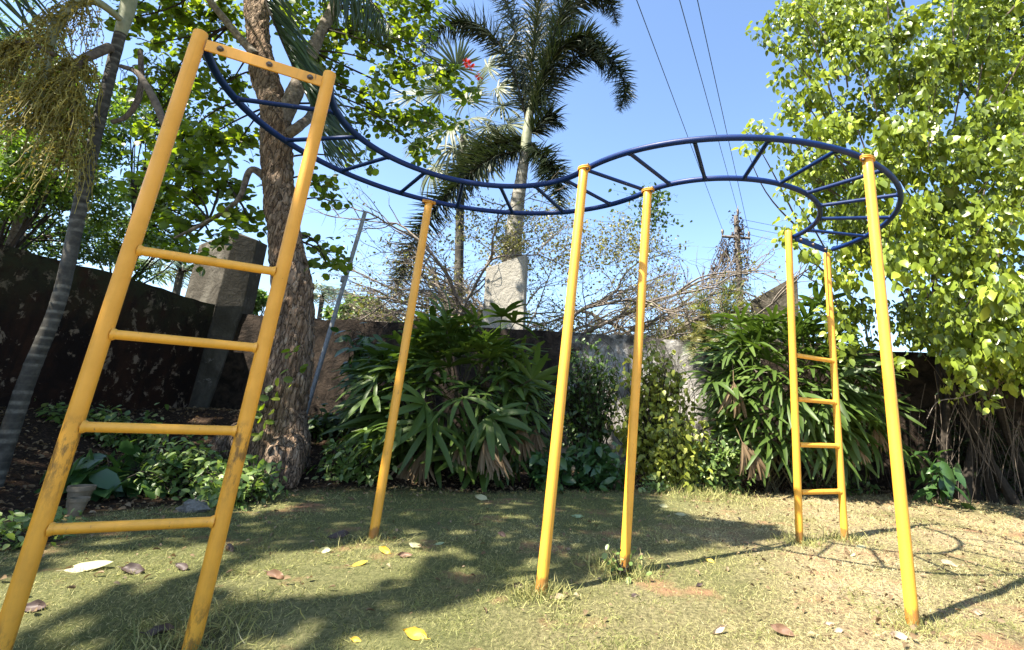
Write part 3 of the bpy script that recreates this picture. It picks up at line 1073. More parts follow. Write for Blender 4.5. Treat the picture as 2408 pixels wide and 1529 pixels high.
def big_tree():
    Y = 6.15
    b = at(650, 1120, Y); base = Vector((b.x, b.y, gz(b)))
    root = thing('old_tree', 'thick flaky brown trunked tree with round leaves standing behind the near ladder', 'tree', tuple(base))
    path = [Vector((base.x, base.y, base.z - .15)), at(652, 1010, Y), at(678, 880, Y), at(690, 720, Y), at(672, 560, Y), at(652, 420, Y), at(648, 290, Y), at(612, 120, Y + .2), at(603, -60, Y + .4), at(590, -400, Y + .7)]
    rad = [.29, .245, .215, .205, .185, .170, .180, .150, .14, .08]
    roots = []
    for ex, ey, eY, r in ((480, 1050, 6.4, .20), (600, 1110, 5.85, .13), (690, 1120, 5.8, .14), (725, 1080, 6.4, .12), (640, 1140, 5.7, .13)):
        e = at(ex, ey, eY); e.z = gz(e) - .10
        m_ = Vector((base.x, base.y, base.z)).lerp(e, .6); m_.z = gz(m_) + .30
        roots.append(([at(652 if ex < 500 else 668, 790 if ex < 500 else 930, Y), Vector((base.x, base.y, base.z + .55)).lerp(m_, .5), m_, e], [.14, .15, r * .95, r * .4]))
    bark_tube('trunk', path, rad, 300, 84, m_bark, root, .026, 9, .3, extra=roots, ridge=True)
    limb = [at(655, 300, Y), at(700, 200, Y + .1), at(748, 90, Y + .3), at(790, 0, Y + .5), at(840, -200, Y + .9)]
    bark_tube('limb', limb, [.12, .095, .085, .08, .05], 60, 24, m_limb, root, .014, 9)
    bark_tube('limb', [at(645, 330, Y), at(700, 300, Y), at(735, 260, Y + .3), at(760, 160, Y + .6)], [.09, .06, .05, .03], 40, 14, m_limb, root, .008, 9)
    bark_tube('limb', [at(640, 430, Y), at(590, 400, Y - .1), at(560, 470, Y - .1), at(490, 520, Y), at(410, 560, Y)], [.06, .04, .03, .024, .012], 40, 10, m_limb, root, .005, 9)
    bark_tube('limb', [at(600, 130, Y), at(540, 60, Y), at(470, -40, Y), at(420, -200, Y)], [.06, .05, .045, .03], 40, 10, m_limb, root, .005, 9)
    anchors = [Vector(p) for p in smooth_path(path[4:], 12)] + [Vector(p) for p in smooth_path(limb, 8)] + [at(490, 520, Y), at(560, 470, Y), at(470, -40, Y), at(540, 60, Y)]
    mb = MB()
    L = []
    for x, y, rx, ry, Yc in BIG_CL:
        c = at(x, y, Yc)
        a = min(anchors, key=lambda q: (q - c).length)
        hub = c.lerp(a, .15)
        twig(mb, a, hub, .016, .008, .10, 9, 5)
        rX, rZ = px_r(rx, Yc), px_r(ry, Yc)
        n = int((175 if x < 640 else 120) * rX * rZ / .09) + 12
        # sprays inside the cluster: leaves lie along thin shoots
        for k in range(max(3, n // 9)):
            e = np.array(c) + rand_dirs(1)[0] * V(rX, .35, rZ) * 1.2
            twig(mb, hub, e, .005, .002, .08, 5, 3)
            t = rng.random(10) ** .6
            P = np.array(hub) + (e - np.array(hub)) * t[:, None] + rng.normal(size=(10, 3)) * .05
            A = unit(rng.normal(size=(10, 3)) * V(1, 1, .6) + V(0, 0, -.35))
            N = unit(rng.normal(size=(10, 3)) * .6 + V(0, -.25, .6))
            L.append((P, A, N, .090 * (.6 + .8 * rng.random(10))))
    # crown above the frame
    for k in range(48):
        c = np.array(at(random.uniform(330, 1000), random.uniform(-500, -40), random.uniform(6.2, 8.5)))
        r = random.uniform(.25, .45)
        L.append(cluster_leaves(c, (r, r, r * .7), 46, .125))
        a = min(anchors, key=lambda q: (q - Vector(c)).length)
        twig(mb, a, c, .014, .004, .1, 7, 4)
    o = mb.build('twigs', m_darktwig, root); o['kind'] = 'stuff'
    P, A, N, Sz = cat(L)
    rnd = np.clip(.45 + .24 * rng.normal(size=len(P)), 0, 1)
    split_leaves(root, roundleaf(.86), m_treeleaf, P, A, N, Sz, rnd)
    # red blossom
    lb = LB()
    for x, y in ((1098, 148), (1105, 155), (1128, 178)):
        c = np.array(at(x, y, 7.4))
        n = 26 if y < 170 else 10
        d = rand_dirs(n)
        lb.add(ovate(.3), c + d * .02, d, rand_dirs(n), .075, rng.random(n))
    lb.build('blossom', m_red, root)
    # young leaves on the trunk
    vr = variants('trunk_leaf', roundleaf(.8), m_treeleaf, 4, (.4, .55, .7, .85))
    for x, y, n in ((690, 820, 5), (655, 900, 6), (615, 960, 8), (610, 1010, 8), (700, 868, 3)):
        c = np.array(at(x, y, 5.74))
        for k in range(n):
            put('leaf', random.choice(vr), c + rng.normal(size=3) * .06, rng.normal(size=3) + V(0, -.3, -.5), rng.normal(size=3) * .4 + V(-.3, -.8, .5), .095, root)


big_tree()


# --- fronds
def frond(name, pts, leaf_len, n, tm, mat, parent, plumose=False, wid=1.0, r0=.022, droop=.35, start=.12, sweep=.55, rmat=None, rb=(0, 1), nseg=26, hang=(0, 0, 0)):
    P = smooth_path(pts, nseg)
    T = unit(np.gradient(P, axis=0))
    mb = MB(); mb.tube(P, np.linspace(r0, r0 * .25, nseg), 6)
    rach = mb.build(name, rmat or m_darktwig, parent)
    t = np.linspace(start, 1, n)
    idx = t * (nseg - 1)
    i0 = np.minimum(idx.astype(int), nseg - 2); fr = (idx - i0)[:, None]
    Q = P[i0] * (1 - fr) + P[i0 + 1] * fr
    D = unit(T[i0] * (1 - fr) + T[i0 + 1] * fr)
    side = np.cross(D, V(0, 0, 1)); bad = np.linalg.norm(side, axis=1) < .15
    side[bad] = V(1, 0, 0); side = unit(side)
    upv = np.cross(side, D)
    prof = np.sin(np.clip((t - start) / (1 - start) * .86 + .12, 0, 1) * math.pi) ** .6
    lb = LB()
    for s in (-1, 1):
        k = 2 if plumose else 1
        for j in range(k):
            if plumose:
                ang = rng.uniform(-1.5, 1.5, n)
            else:
                ang = rng.normal(size=n) * .12 + .15
            dirv = side * s * np.cos(ang)[:, None] + upv * np.sin(ang)[:, None]
            A = unit(dirv * (1 if hang == (0, 0, 0) else .4) + V(*hang) + D * (sweep + .15 * rng.normal(size=(n, 1))) + rng.normal(size=(n, 3)) * .07)
            N = unit((upv if hang == (0, 0, 0) else V(.1, -.9, .3)) + rng.normal(size=(n, 3)) * .25)
            lb.add(tm, Q, A, N, leaf_len * prof * (.85 + .3 * rng.random(n)), rb[0] + (rb[1] - rb[0]) * rng.random(n))
    lf = lb.build('leaflets', mat, rach)
    lf['kind'] = 'stuff'
    return rach


# --- left palm with hanging fruit strands
def left_palm():
    Y = 4.45
    b = at(2, 1090, Y); base = Vector((b.x, b.y, gz(b)))
    root = thing('fruiting_palm', 'grey ringed palm trunk at the left hung with yellow-brown fruit strands', 'palm', tuple(base))
    path = [Vector((base.x, base.y, base.z - .2)), at(62, 900, Y), at(140, 700, Y), at(200, 430, Y), at(250, 210, Y), at(285, 70, Y)]
    bark_tube('trunk', path, [.062, .056, .052, .050, .048, .048], 220, 26, m_palmtrunk, root, .0025, 10, 1, rings=.075, ringamp=.03)
    bark_tube('crownshaft', [at(283, 80, Y), at(300, 20, Y), at(312, -60, Y), at(330, -200, Y)], [.050, .066, .068, .04], 40, 24, m_shaft, root, .003, 6, .3)
    peds = [([at(282, 45, Y - .1), at(250, 18, Y - .25), at(218, 2, Y - .3), at(180, 8, Y - .35), at(137, 50, Y - .4), at(119, 102, Y - .4), at(111, 165, Y - .4), at(95, 230, Y - .4), at(70, 300, Y - .35)], [.030, .036, .04, .042, .04, .032, .026, .018, .010]),
            ([at(258, 111, Y - .08), at(220, 128, Y - .2), at(185, 148, Y - .3), at(168, 200, Y - .35), at(172, 290, Y - .3), at(150, 380, Y - .3)], [.045, .042, .034, .026, .018, .01]),
            ([at(285, 156, Y - .1), at(318, 168, Y - .2), at(340, 195, Y - .3), at(364, 238, Y - .3), at(388, 296, Y - .3)], [.02, .024, .028, .032, .03]),
            ([at(330, 120, Y), at(332, 190, Y), at(322, 240, Y), at(296, 275, Y), at(262, 288, Y - .05)], [.022, .026, .026, .024, .02]),
            ([at(130, 130, Y - .4), at(60, 100, Y - .5), at(0, 120, Y - .5), at(-40, 200, Y - .5)], [.02, .018, .014, .01])]
    for p, r in peds:
        Q = smooth_path(p, 30)
        mb = MB(); mb.tube(Q, np.interp(np.linspace(0, 1, 30), np.linspace(0, 1, len(r)), r), 10)
        mb.build('flower_stalk', m_shaft if p is peds[0][0] else m_twig, root)
    # strands
    mb = MB(); lb = LB()
    for k in range(620):
        p, r = peds[(0, 1, 4, 0, 1)[k % 5]]
        Q = smooth_path(p, 30)
        s = Q[int(random.uniform(9, 29))] + rng.normal(size=3) * .015
        dirv = rng.normal(size=3) * V(.9, .8, .35)
        L = random.uniform(.22, .6)
        t = np.linspace(0, 1, 9)[:, None]
        pts = s + dirv / (np.linalg.norm(dirv) + .01) * L * .75 * t * (1 - .35 * t) + V(0, 0, -1) * L * .95 * t ** 1.7 + rng.normal(size=(9, 3)) * .010
        mb.tube(pts, np.linspace(.0042, .0022, 9), 4, False, a=random.random())
        m = 12
        tt = rng.random(m) * 8
        ii = tt.astype(int); f = (tt - ii)[:, None]
        P = pts[ii] * (1 - f) + pts[np.minimum(ii + 1, 8)] * f
        lb.add(ovate(.62, .3, .1), P, rand_dirs(m), rand_dirs(m), .026, rng.random(m))
    o = mb.build('fruit_strand', m_fruit, root); o['kind'] = 'stuff'
    o = lb.build('fruit', m_fruit, root); o['kind'] = 'stuff'
    # thin bare strands right of the trunk
    mb = MB()
    for k in range(34):
        s = np.array(at(random.uniform(262, 380), random.uniform(120, 240), Y - .2))
        e = s + V(random.uniform(-.15, .35), random.uniform(-.1, .1), random.uniform(-.45, -.1))
        twig(mb, s, e, .003, .0015, .15, 8, 3)
    mb.build('bare_strands', m_darktwig, root)
    tm = strip(.045, .3, .42, 4, .12, .7)
    top = at(335, -230, Y)
    for q, hg, ln, nn in (([top, at(430, -300, Y + .2), at(560, -190, Y + .7), at(625, 0, Y + 1.0), at(665, 100, Y + 1.05), at(705, 190, Y + 1.05), at(745, 280, Y + 1.0), at(765, 370, Y + 1.0)], (.75, -.1, -.42), 1.0, 78),
                          ([top, at(520, -330, Y + .3), at(690, -190, Y + .6), at(790, -60, Y + .8), at(870, 0, Y + .9), at(925, 75, Y + .9)], (-.22, -.1, -1.0), .66, 80)):
        frond('frond', q, ln, nn, strip(.030, .3, .34, 4, .12, .7), m_coco, root, r0=.026, sweep=.55, hang=hg, start=.25)
    fr = [[top, at(200, -280, Y - .2), at(60, -140, Y - .3), at(-60, 60, Y - .2), at(-120, 260, Y)],
          [top, at(330, -420, Y + .6), at(260, -420, Y + 1.4), at(150, -250, Y + 1.9)],
          [top, at(450, -400, Y - .8), at(560, -500, Y - 1.6), at(600, -400, Y - 2.2)],
          [top, at(200, -420, Y - .8), at(80, -500, Y - 1.4), at(0, -450, Y - 1.8)]]
    for k, q in enumerate(fr):
        frond('frond', q, .62, 62, tm, m_coco, root, droop=.4, r0=.026, sweep=.75)


left_palm()


# --- foxtail palm behind the wall
def foxtail():
    Y = 11.5
    b = at(1196, 900, Y); base = Vector((b.x, b.y, 0))
    root = thing('foxtail_palm', 'tall foxtail palm with bushy dark fronds and pale trunk behind the wall', 'palm', tuple(base))
    path = [base + Vector((0, 0, -.1)), at(1198, 800, Y), at(1203, 620, Y), at(1214, 500, Y), at(1226, 420, Y), at(1236, 350, Y)]
    bark_tube('trunk', path, [.23, .22, .215, .18, .135, .12], 200, 24, m_foxtrunk, root, .006, 6, 1, rings=.16, ringamp=.04)
    bark_tube('crownshaft', [at(1235, 360, Y), at(1239, 320, Y), at(1245, 270, Y), at(1252, 210, Y)], [.125, .13, .10, .04], 30, 16, m_shaft, root, .004, 6)
    c = (1242, 320)
    tm = needle(.062, .22)
    F = [([c, (1228, 240), (1200, 150), (1150, 75), (1085, 50), (1015, 85), (985, 135)], 11.2, 140, (0, .9)),
         ([c, (1250, 160), (1262, 50), (1268, -60), (1262, -150)], 11.7, 120, (.1, 1)),
         ([c, (1262, 230), (1300, 140), (1350, 90), (1395, 95), (1425, 150)], 11.0, 130, (0, .9)),
         ([c, (1275, 250), (1330, 160), (1390, 120), (1445, 150), (1470, 210), (1458, 262)], 11.6, 150, (0, .8)),
         ([c, (1265, 200), (1310, 70), (1370, -10), (1430, 0), (1450, 60)], 12.0, 140, (0, .9)),
         ([c, (1265, 210), (1300, 90), (1330, 0), (1370, -110)], 11.2, 140, (0, .9)),
         ([c, (1225, 352), (1150, 375), (1060, 450), (995, 530), (950, 620), (930, 700)], 11.1, 150, (0, .8)),
         ([c, (1258, 352), (1290, 380), (1312, 430), (1318, 500)], 11.3, 110, (0, .7)),
         ([c, (1215, 330), (1150, 345), (1090, 400), (1050, 470)], 12.1, 110, (.1, 1)),
         ([c, (1262, 300), (1290, 270), (1308, 285)], 11.4, 50, (0, .8)),
         ([c, (1232, 200), (1215, 90), (1180, -20), (1130, -60)], 12.2, 120, (0, .9))]
    for pts, Yf, n, rb in F:
        q = [at(x, y, Y + (Yf - Y) * i / (len(pts) - 1)) for i, (x, y) in enumerate(pts)]
        frond('frond', q, .62, int(n * 1.55), tm, m_fox, root, plumose=True, r0=.03, sweep=.55, rb=rb)


foxtail()


def fan_mesh(name, nl, spread, ln, wd, droop, mat, pet, rnd0, fold=.35, join=0.0):
    """one fan leaf: hub at origin, axis +Y, upper side +Z, petiole towards -Y"""
    lb = LB()
    an = np.linspace(-spread, spread, nl) + rng.normal(size=nl) * .05
    A = np.stack([np.sin(an), np.cos(an), np.full(nl, .12) + rng.normal(size=nl) * .08], -1)
    N = np.stack([np.sin(an) * -.1, np.zeros(nl), np.ones(nl)], -1) + rng.normal(size=(nl, 3)) * .12
    size = ln * (.72 + .28 * np.cos(an * .8)) * (.9 + .2 * rng.random(nl))
    lb.add(strip(wd / ln, fold, droop, 5, .3, .4), np.zeros((nl, 3)), A, N, size, np.clip(rnd0 + .12 * rng.normal(size=nl), 0, 1))
    # petiole
    t = np.array([[0, 0, 0], [0, -pet * .5, -.01], [0, -pet, -pet * .25]])
    w = .006
    v = np.concatenate([t + V(-w, 0, 0), t + V(w, 0, 0), t + V(0, 0, -w)])
    lb.V.append(v); b = lb.n
    for a in range(2):
        for i, j in ((0, 3), (3, 6), (6, 0)):
            lb.Fl.append(np.array([[b + i + a, b + j + a, b + j + a + 1, b + i + a + 1]], np.int32))
    lb.A.append(np.full(9, .4)); lb.n += 9
    o = lb.build(name, mat)
    me = o.data
    bpy.data.objects.remove(o)
    return me


def fan_palm():
    Y = 13.5
    b = at(1075, 900, Y); base = Vector((b.x, b.y, 0))
    root = thing('silver_fan_palm', 'slim palm with pale silvery fan leaves left of the foxtail palm', 'palm', tuple(base))
    bark_tube('trunk', [base, at(1076, 740, Y), at(1082, 500, Y), at(1090, 320, Y)], [.13, .12, .115, .10], 120, 14, m_palmtrunk, root, .004, 6, 1, rings=.16, ringamp=.05)
    hub = np.array(at(1092, 300, Y))
    ms = [fan_mesh('fan_leaf', 34, 2.4, 1.05, .070, .18 + .1 * i, m_fan, 1.0, .3 + .2 * i, .5) for i in range(4)]
    for i, (x, y, dy) in enumerate(((1073, 160, -.3), (1124, 209, -.5), (1102, 282, -.8), (1172, 209, 0), (1194, 293, -.3), (1036, 220, -.2), (992, 264, 0), (1066, 348, -.6), (1000, 330, .2), (1150, 160, .4), (1025, 395, -.2), (1130, 360, .3), (1085, 400, -.4), (1180, 250, .3), (1050, 180, .3), (1100, 240, .2), (1020, 290, .4), (1145, 300, .2), (1060, 300, -.9), (1120, 330, -.7), (985, 225, .3), (1165, 320, -.5))):
        p = np.array(at(x, y, Y + dy))
        ax = unit((p - hub)[None])[0] + V(0, -.15, -.35 - .02 * i)
        nrm = V(random.uniform(-.4, .2), -.75, .6)
        put('fan_leaf', ms[i % 4], p, ax, nrm, random.uniform(.8, 1.1), root)


fan_palm()


# --- the two dark fan-leaved clumps (rhapis) at the lawn edge
def rhapis(px, py, rx, ry, Y, N, label, dead, seed, extra=()):
    N = int(N * .9)
    random.seed(seed)
    g = ground_at(px, 1135)
    c = np.array(at(px, py, Y))
    rX, rZ = px_r(rx, Y), px_r(ry, Y)
    base = Vector((c[0], Y, 0))
    root = thing('fan_leaf_clump', label, 'plant', tuple(base), 'dark fan-leaved palm clumps by the back wall')
    ms = [fan_mesh('fan_leaf', random.choice((6, 7, 7, 8)), random.uniform(1.25, 1.75), random.uniform(.46, .60), random.uniform(.056, .078), random.uniform(.18, .5), m_rhapis, .3, .18 + .64 * i / 9) for i in range(10)]
    md = [fan_mesh('dry_fan_leaf', 9, .45, .46, .04, .25, m_dry, .3, .3 + .25 * i, .8) for i in range(3)]
    hubs = []
    golden = math.pi * (3 - 5 ** .5)
    for i in range(N):
        zt = 1 - 1.72 * (i + .5) / N
        rr = math.sqrt(max(0, 1 - zt * zt))
        th = i * golden
        d = np.array((rr * math.cos(th), rr * math.sin(th), zt))
        if d[1] > .55:
            continue
        s = random.uniform(.62, 1.0)
        p = c + d * V(rX, .85, rZ) * s + rng.normal(size=3) * .05
        p[2] = max(p[2], .22)
        hubs.append((p, d))
    for p, d, in hubs + [(np.array(at(x, y, yy)), unit(np.array([[dx, -.6, dz]]))[0]) for x, y, yy, dx, dz in extra]:
        ax = V(d[0], d[1] * .9 - .35, d[2] * .9 - .15) + rng.normal(size=3) * .25
        nr = V(0, -.35, .8) + d * .5 + rng.normal(size=3) * .25
        k = int(np.clip(4.5 + 2.2 * rng.normal(), 0, 9))
        put('fan_leaf', ms[k], p, ax, nr, random.uniform(.8, 1.15), root)
    for x, y, yy in dead:
        p = np.array(at(x, y, yy))
        o = put('fan_leaf', random.choice(md), p, V(random.uniform(-.25, .35), -.25, -1), V(0, -1, .2), random.uniform(.75, 1.05), root)
        o['label'] = 'dry brown hanging fan leaf'
    for k in range(34):
        p, d = random.choice(hubs)
        f = V(base.x + random.uniform(-.55, .55) * rX, Y + random.uniform(-.35, .45), -.02)
        mb = MB(); t = np.linspace(0, 1, 8)[:, None]
        mb.tube(f + (p - f) * t + V(0, 0, .12) * np.sin(t * math.pi), .011, 6, False)
        mb.build('cane', m_cane, root)


rhapis(1062, 945, 195, 175, 7.15, 225, 'dense dark green fan-leaved clump at the lawn edge right of the old tree', [(1140, 1035, 6.4), (1165, 1040, 6.5), (1085, 1030, 6.5), (1000, 1060, 6.4), (970, 1070, 6.5), (1230, 1000, 6.7), (1260, 1010, 6.9)], 3,
       [(885, 895, 6.4, -.8, .1), (880, 930, 6.3, -.8, -.3), (905, 1035, 6.1, -.8, -.3), (880, 1010, 6.1, -.9, -.2), (1000, 950, 6.0, -.2, -.4), (1090, 935, 6.0, .3, -.3), (1150, 980, 6.1, .5, -.5), (940, 1000, 6.0, -.5, -.6), (1010, 1000, 6.0, .1, -.7), (1100, 760, 6.8, 0, .9), (1180, 745, 7, .3, .9), (1020, 775, 6.9, -.2, .9), (1210, 760, 7, .5, .8)])
rhapis(1862, 925, 185, 175, 7.95, 260, 'dense dark green fan-leaved clump behind the far yellow ladder', [(1745, 1040, 7.2), (1770, 1060, 7.2), (2010, 1030, 7.4), (1920, 800, 7.6), (1725, 900, 7.3), (2060, 1000, 7.6)], 5,
       [(1895, 720, 7.6, .2, 1), (1990, 740, 7.8, .4, .8), (1925, 720, 7.9, .2, .9), (2090, 960, 7.6, .8, -.2), (2100, 1040, 7.6, .8, -.4), (1680, 900, 7.5, -.8, -.2), (1740, 760, 7.6, -.4, .8)])
random.seed(21)


# --- generic leafy shrub made of shoots
def shoots(root, mat, tm, spots, leaf, per=14, r=.14, tw=m_darktwig, up=.5, droop=.4, ground=True, n_parts=0):
    mb = MB(); L = []
    for s, e in spots:
        s, e = np.array(s, float), np.array(e, float)
        twig(mb, s, e, .006, .0025, .12, 8, 4)
        t = .25 + .75 * rng.random(per)
        P = s + (e - s) * t[:, None] + rng.normal(size=(per, 3)) * r * .5
        A = unit(rng.normal(size=(per, 3)) * V(1, 1, .5) + V(0, -.15, -droop))
        N = unit(rng.normal(size=(per, 3)) * .45 + V(-.2, -.3, up + .4))
        L.append((P, A, N, leaf * (.65 + .7 * rng.random(per))))
    mb.build('stems', tw, root)
    P, A, N, Sz = cat(L)
    rnd = np.clip(.45 + .26 * rng.normal(size=len(P)), 0, 1)
    if n_parts:
        split_leaves(root, tm, mat, P, A, N, Sz, rnd, n_parts, 'leaf', 'foliage')
    else:
        lb = LB(); lb.add(tm, P, A, N, Sz, rnd)
        o = lb.build('foliage', mat, root); o['kind'] = 'stuff'


def shrub(name, label, cat_, px, py, rx, ry, Y, n, leaf, mat, tm, group=None, per=14, foot=None, n_parts=0, dy=.35, droop=.4):
    c = np.array(at(px, py, Y))
    b = np.array(at(*(foot or (px, py + ry)), Y)); b[2] = gz(b)
    root = thing(name, label, cat_, tuple(b), group)
    rX, rZ = px_r(rx, Y), px_r(ry, Y)
    sp = []
    for k in range(n):
        d = rand_dirs(1)[0] * rng.random() ** .35
        e = c + d * V(rX, dy, rZ)
        e[2] = max(e[2], gz(e) + .03)
        s = b + V(rng.normal() * rX * .3, rng.normal() * .1, 0)
        s = s + (e - s) * rng.uniform(.1, .55)
        sp.append((s, e))
    shoots(root, mat, tm, sp, leaf, per, .13, droop=droop, n_parts=n_parts)
    return root


ov = ovate(.46, .12, .25)
shrub('golden_shrub', 'tall yellow-green variegated shrub climbing the wall behind a yellow post', 'shrub', 1535, 935, 95, 160, 7.9, 210, .092, m_golden, ovate(.6, .1, .2), per=13, n_parts=260, foot=(1560, 1130), droop=.8)
shrub('golden_shrub', 'bright low yellow-green bush at the lawn edge between the middle posts and ladder', 'shrub', 1600, 1050, 85, 85, 7.5, 100, .085, m_golden, ovate(.6, .1, .2), per=13, n_parts=160, foot=(1580, 1140), droop=.7)
shrub('wall_shrub', 'dark small-leaved shrub hanging on the wall right of the left fan-leaved clump', 'shrub', 1385, 890, 85, 115, 8.2, 170, .090, m_shrub, ov, per=13, n_parts=200, foot=(1370, 1100))
shrub('broad_leaf_plant', 'low broad-leaved plant at the lawn edge left of the tall middle post', 'plant', 1290, 1090, 50, 50, 6.8, 34, .15, m_bigleaf, ov, 'low plants along the bed', 8, n_parts=110)
shrub('broad_leaf_plant', 'low broad-leaved plant between the two middle posts at the lawn edge', 'plant', 1400, 1075, 70, 65, 7.0, 44, .15, m_bigleaf, ov, 'low plants along the bed', 8, n_parts=140)
shrub('leafy_weed', 'low light-leaved weeds beside the foot of the yellow-green bush', 'plant', 1690, 1075, 85, 70, 7.5, 80, .10, m_weed, ov, 'low plants along the bed', 10, n_parts=160)
shrub('leafy_weed', 'small fresh green weed sprouting on the lawn edge under the golden bush', 'plant', 1540, 1150, 32, 26, 7.0, 18, .07, m_weed, ov, 'low plants along the bed', 10, n_parts=80)
shrub('leafy_weed', 'leafy weeds growing under the left fan-leaved clump by the tree foot', 'plant', 830, 1080, 85, 65, 6.25, 80, .09, m_weed, ov, 'low plants along the bed', 9, n_parts=120)
shrub('leafy_weed', 'pale variegated weeds tangled behind the near ladder on the bank', 'plant', 410, 1110, 150, 80, 5.2, 170, .080, m_weed, ov, 'low plants along the bed', 10, n_parts=260)
shrub('leafy_weed', 'tangled weeds at the tree foot behind the right post of the near ladder', 'plant', 560, 1140, 90, 55, 5.0, 80, .075, m_weed, ov, 'low plants along the bed', 10, n_parts=150)
shrub('broad_leaf_plant', 'dark broad-leaved plant beside the cream pots on the left', 'plant', 270, 1110, 70, 60, 4.9, 20, .26, m_bigleaf, ov, 'low plants along the bed', 5, n_parts=60)
shrub('leafy_weed', 'sunlit ground weeds at the left edge of the lawn by the near post', 'plant', 25, 1275, 90, 40, 3.4, 70, .05, m_weed, ov, 'low plants along the bed', 10, n_parts=90)
shrub('leafy_weed', 'dim leafy undergrowth against the wall between tree trunk and metal pipe', 'plant', 760, 1010, 60, 60, 7.3, 60, .10, m_shrub, ov, 'low plants along the bed', 9, n_parts=100)
shrub('leafy_weed', 'sparse weeds along the dark left wall foot behind the near ladder', 'plant', 230, 1010, 150, 50, 6.2, 120, .09, m_weed, ov, 'low plants along the bed', 8, n_parts=90)
shrub('dark_shrub', 'deep shaded undergrowth between the bare stems of the right tree', 'shrub', 2300, 1040, 170, 100, 8.4, 110, .10, m_darkleaf, ov, None, 10, n_parts=60, foot=(2300, 1150))
shrub('broad_leaf_plant', 'large-leaved dark plant under the tree right of the far ladder', 'plant', 2200, 1085, 45, 45, 7.4, 12, .24, m_bigleaf, ovate(.42, .15, .35), 'low plants along the bed', 5, n_parts=60)
shrub('sapling', 'thin sapling with drooping oval leaves growing in front of the wall beside the pipe', 'plant', 845, 785, 36, 32, 7.4, 14, .20, m_bigleaf, ov, None, 6, n_parts=84, foot=(850, 960), dy=.15)
shrub('leafy_weed', 'small dark weed at the foot of the right tree on bare soil', 'plant', 1985, 1130, 90, 22, 7.9, 24, .09, m_shrub, ov, 'low plants along the bed', 6, n_parts=60)
shrub('leafy_weed', 'tiny round-leaved seedling at the base of the short middle post', 'plant', 1462, 1325, 26, 40, 3.5, 9, .035, m_weed, roundleaf(.8), None, 5, n_parts=40, dy=.05)


# --- background trees beyond the walls
def leaf_tree(name, label, px, py, Y, rx, ry, n, leaf, mat, clumps=26, group='trees beyond the wall', tm=None, trunk=.12, parts=0):
    c = np.array(at(px, py, Y))
    base = V(c[0], c[1], 0)
    root = thing(name, label, 'tree', tuple(base), group)
    rX, rZ = px_r(rx, Y), px_r(ry, Y)
    mb = MB(); mb2 = MB()
    pts = [Vector(base), Vector((base[0] + .15, base[1], c[2] * .5)), Vector((c[0], c[1], c[2]))]
    mb.tube(smooth_path(pts, 14), np.linspace(trunk, trunk * .4, 14), 9)
    mb.build('trunk', m_limb, root)
    L = []
    for k in range(clumps):
        d = rand_dirs(1)[0] * rng.random() ** .4
        q = c + d * V(rX, min(rX, 1.8), rZ)
        r = rX * rng.uniform(.16, .34)
        L.append(cluster_leaves(q, (r, r, r * .7), n // clumps, leaf))
        twig(mb2, c * .6 + V(*base) * .4 if rng.random() < .5 else c, q, trunk * .25, trunk * .06, .1, 6, 4)
    o = mb2.build('branches', m_darktwig, root); o['kind'] = 'stuff'
    P, A, N, Sz = cat(L)
    rnd = np.clip(.45 + .26 * rng.normal(size=len(P)), 0, 1)
    if parts:
        split_leaves(root, tm or ov, mat, P, A, N, Sz, rnd, parts)
    else:
        lb = LB(); lb.add(tm or ov, P, A, N, Sz, rnd)
        o = lb.build('crown', mat, root); o['kind'] = 'stuff'


leaf_tree('leafy_tree', 'sunlit yellow-green tree beyond the left wall behind the palm trunk', 75, 420, 9.5, 180, 130, 8200, .10, m_bgleaf, 46)
leaf_tree('leafy_tree', 'small-leaved dark tree beyond the left wall below the fruit strands', 60, 570, 11, 190, 80, 4200, .10, m_shrub, 34)
leaf_tree('leafy_tree', 'green tree seen between the near ladder posts over the wall', 330, 520, 13, 120, 140, 7600, .10, m_bgleaf, 46)
leaf_tree('leafy_tree', 'pale feathery tree at the upper left corner', 60, 110, 10.5, 130, 140, 5200, .09, m_far, 34, tm=ovate(.25))
leaf_tree('leafy_tree', 'green bush showing over the wall just right of the corner pillar', 598, 690, 16, 40, 40, 1600, .16, m_far, 16)
leaf_tree('leafy_tree', 'light green round tree far beyond the wall', 845, 735, 30, 70, 32, 3600, .32, m_far, 24)
leaf_tree('leafy_tree', 'pale low tree far beyond the wall left of the hanging frond', 905, 745, 34, 40, 20, 1500, .30, m_far, 12)
leaf_tree('leafy_tree', 'dark green tree at the upper right corner behind the bright tree', 2380, 40, 11.0, 260, 260, 7000, .15, m_shrub, 44)


leaf_tree('leafy_tree', 'bright leafy tree high behind the fruit strands at the left edge', 150, 250, 10, 170, 150, 8200, .095, m_bgleaf, 46)
leaf_tree('leafy_tree', 'dim green tree behind the near ladder upper rungs', 400, 300, 12.5, 110, 150, 4200, .12, m_shrub, 36)


def coconut(label, px, py, Y, s, n=12):
    c = np.array(at(px, py, Y)); base = (c[0], c[1], 0)
    root = thing('coconut_palm', label, 'palm', base, 'coconut palms far beyond the wall')
    mb = MB(); mb.tube(smooth_path([base, (c[0] + .2, c[1], c[2] * .5), tuple(c)], 12), np.linspace(.2, .13, 12), 8); mb.build('trunk', m_palmtrunk, root)
    for k in range(n):
        a = k / n * 2 * math.pi + random.uniform(-.2, .2)
        e = random.uniform(.1, 1.1)
        d = V(math.cos(a), math.sin(a), 0)
        p = [c, c + d * s * .35 + V(0, 0, s * .35 * e), c + d * s * .75 + V(0, 0, s * .35 * e), c + d * s + V(0, 0, -s * .15)]
        frond('frond', p, s * .32, 34, needle(.10, .5), m_farpalm, root, r0=.04, sweep=.6)


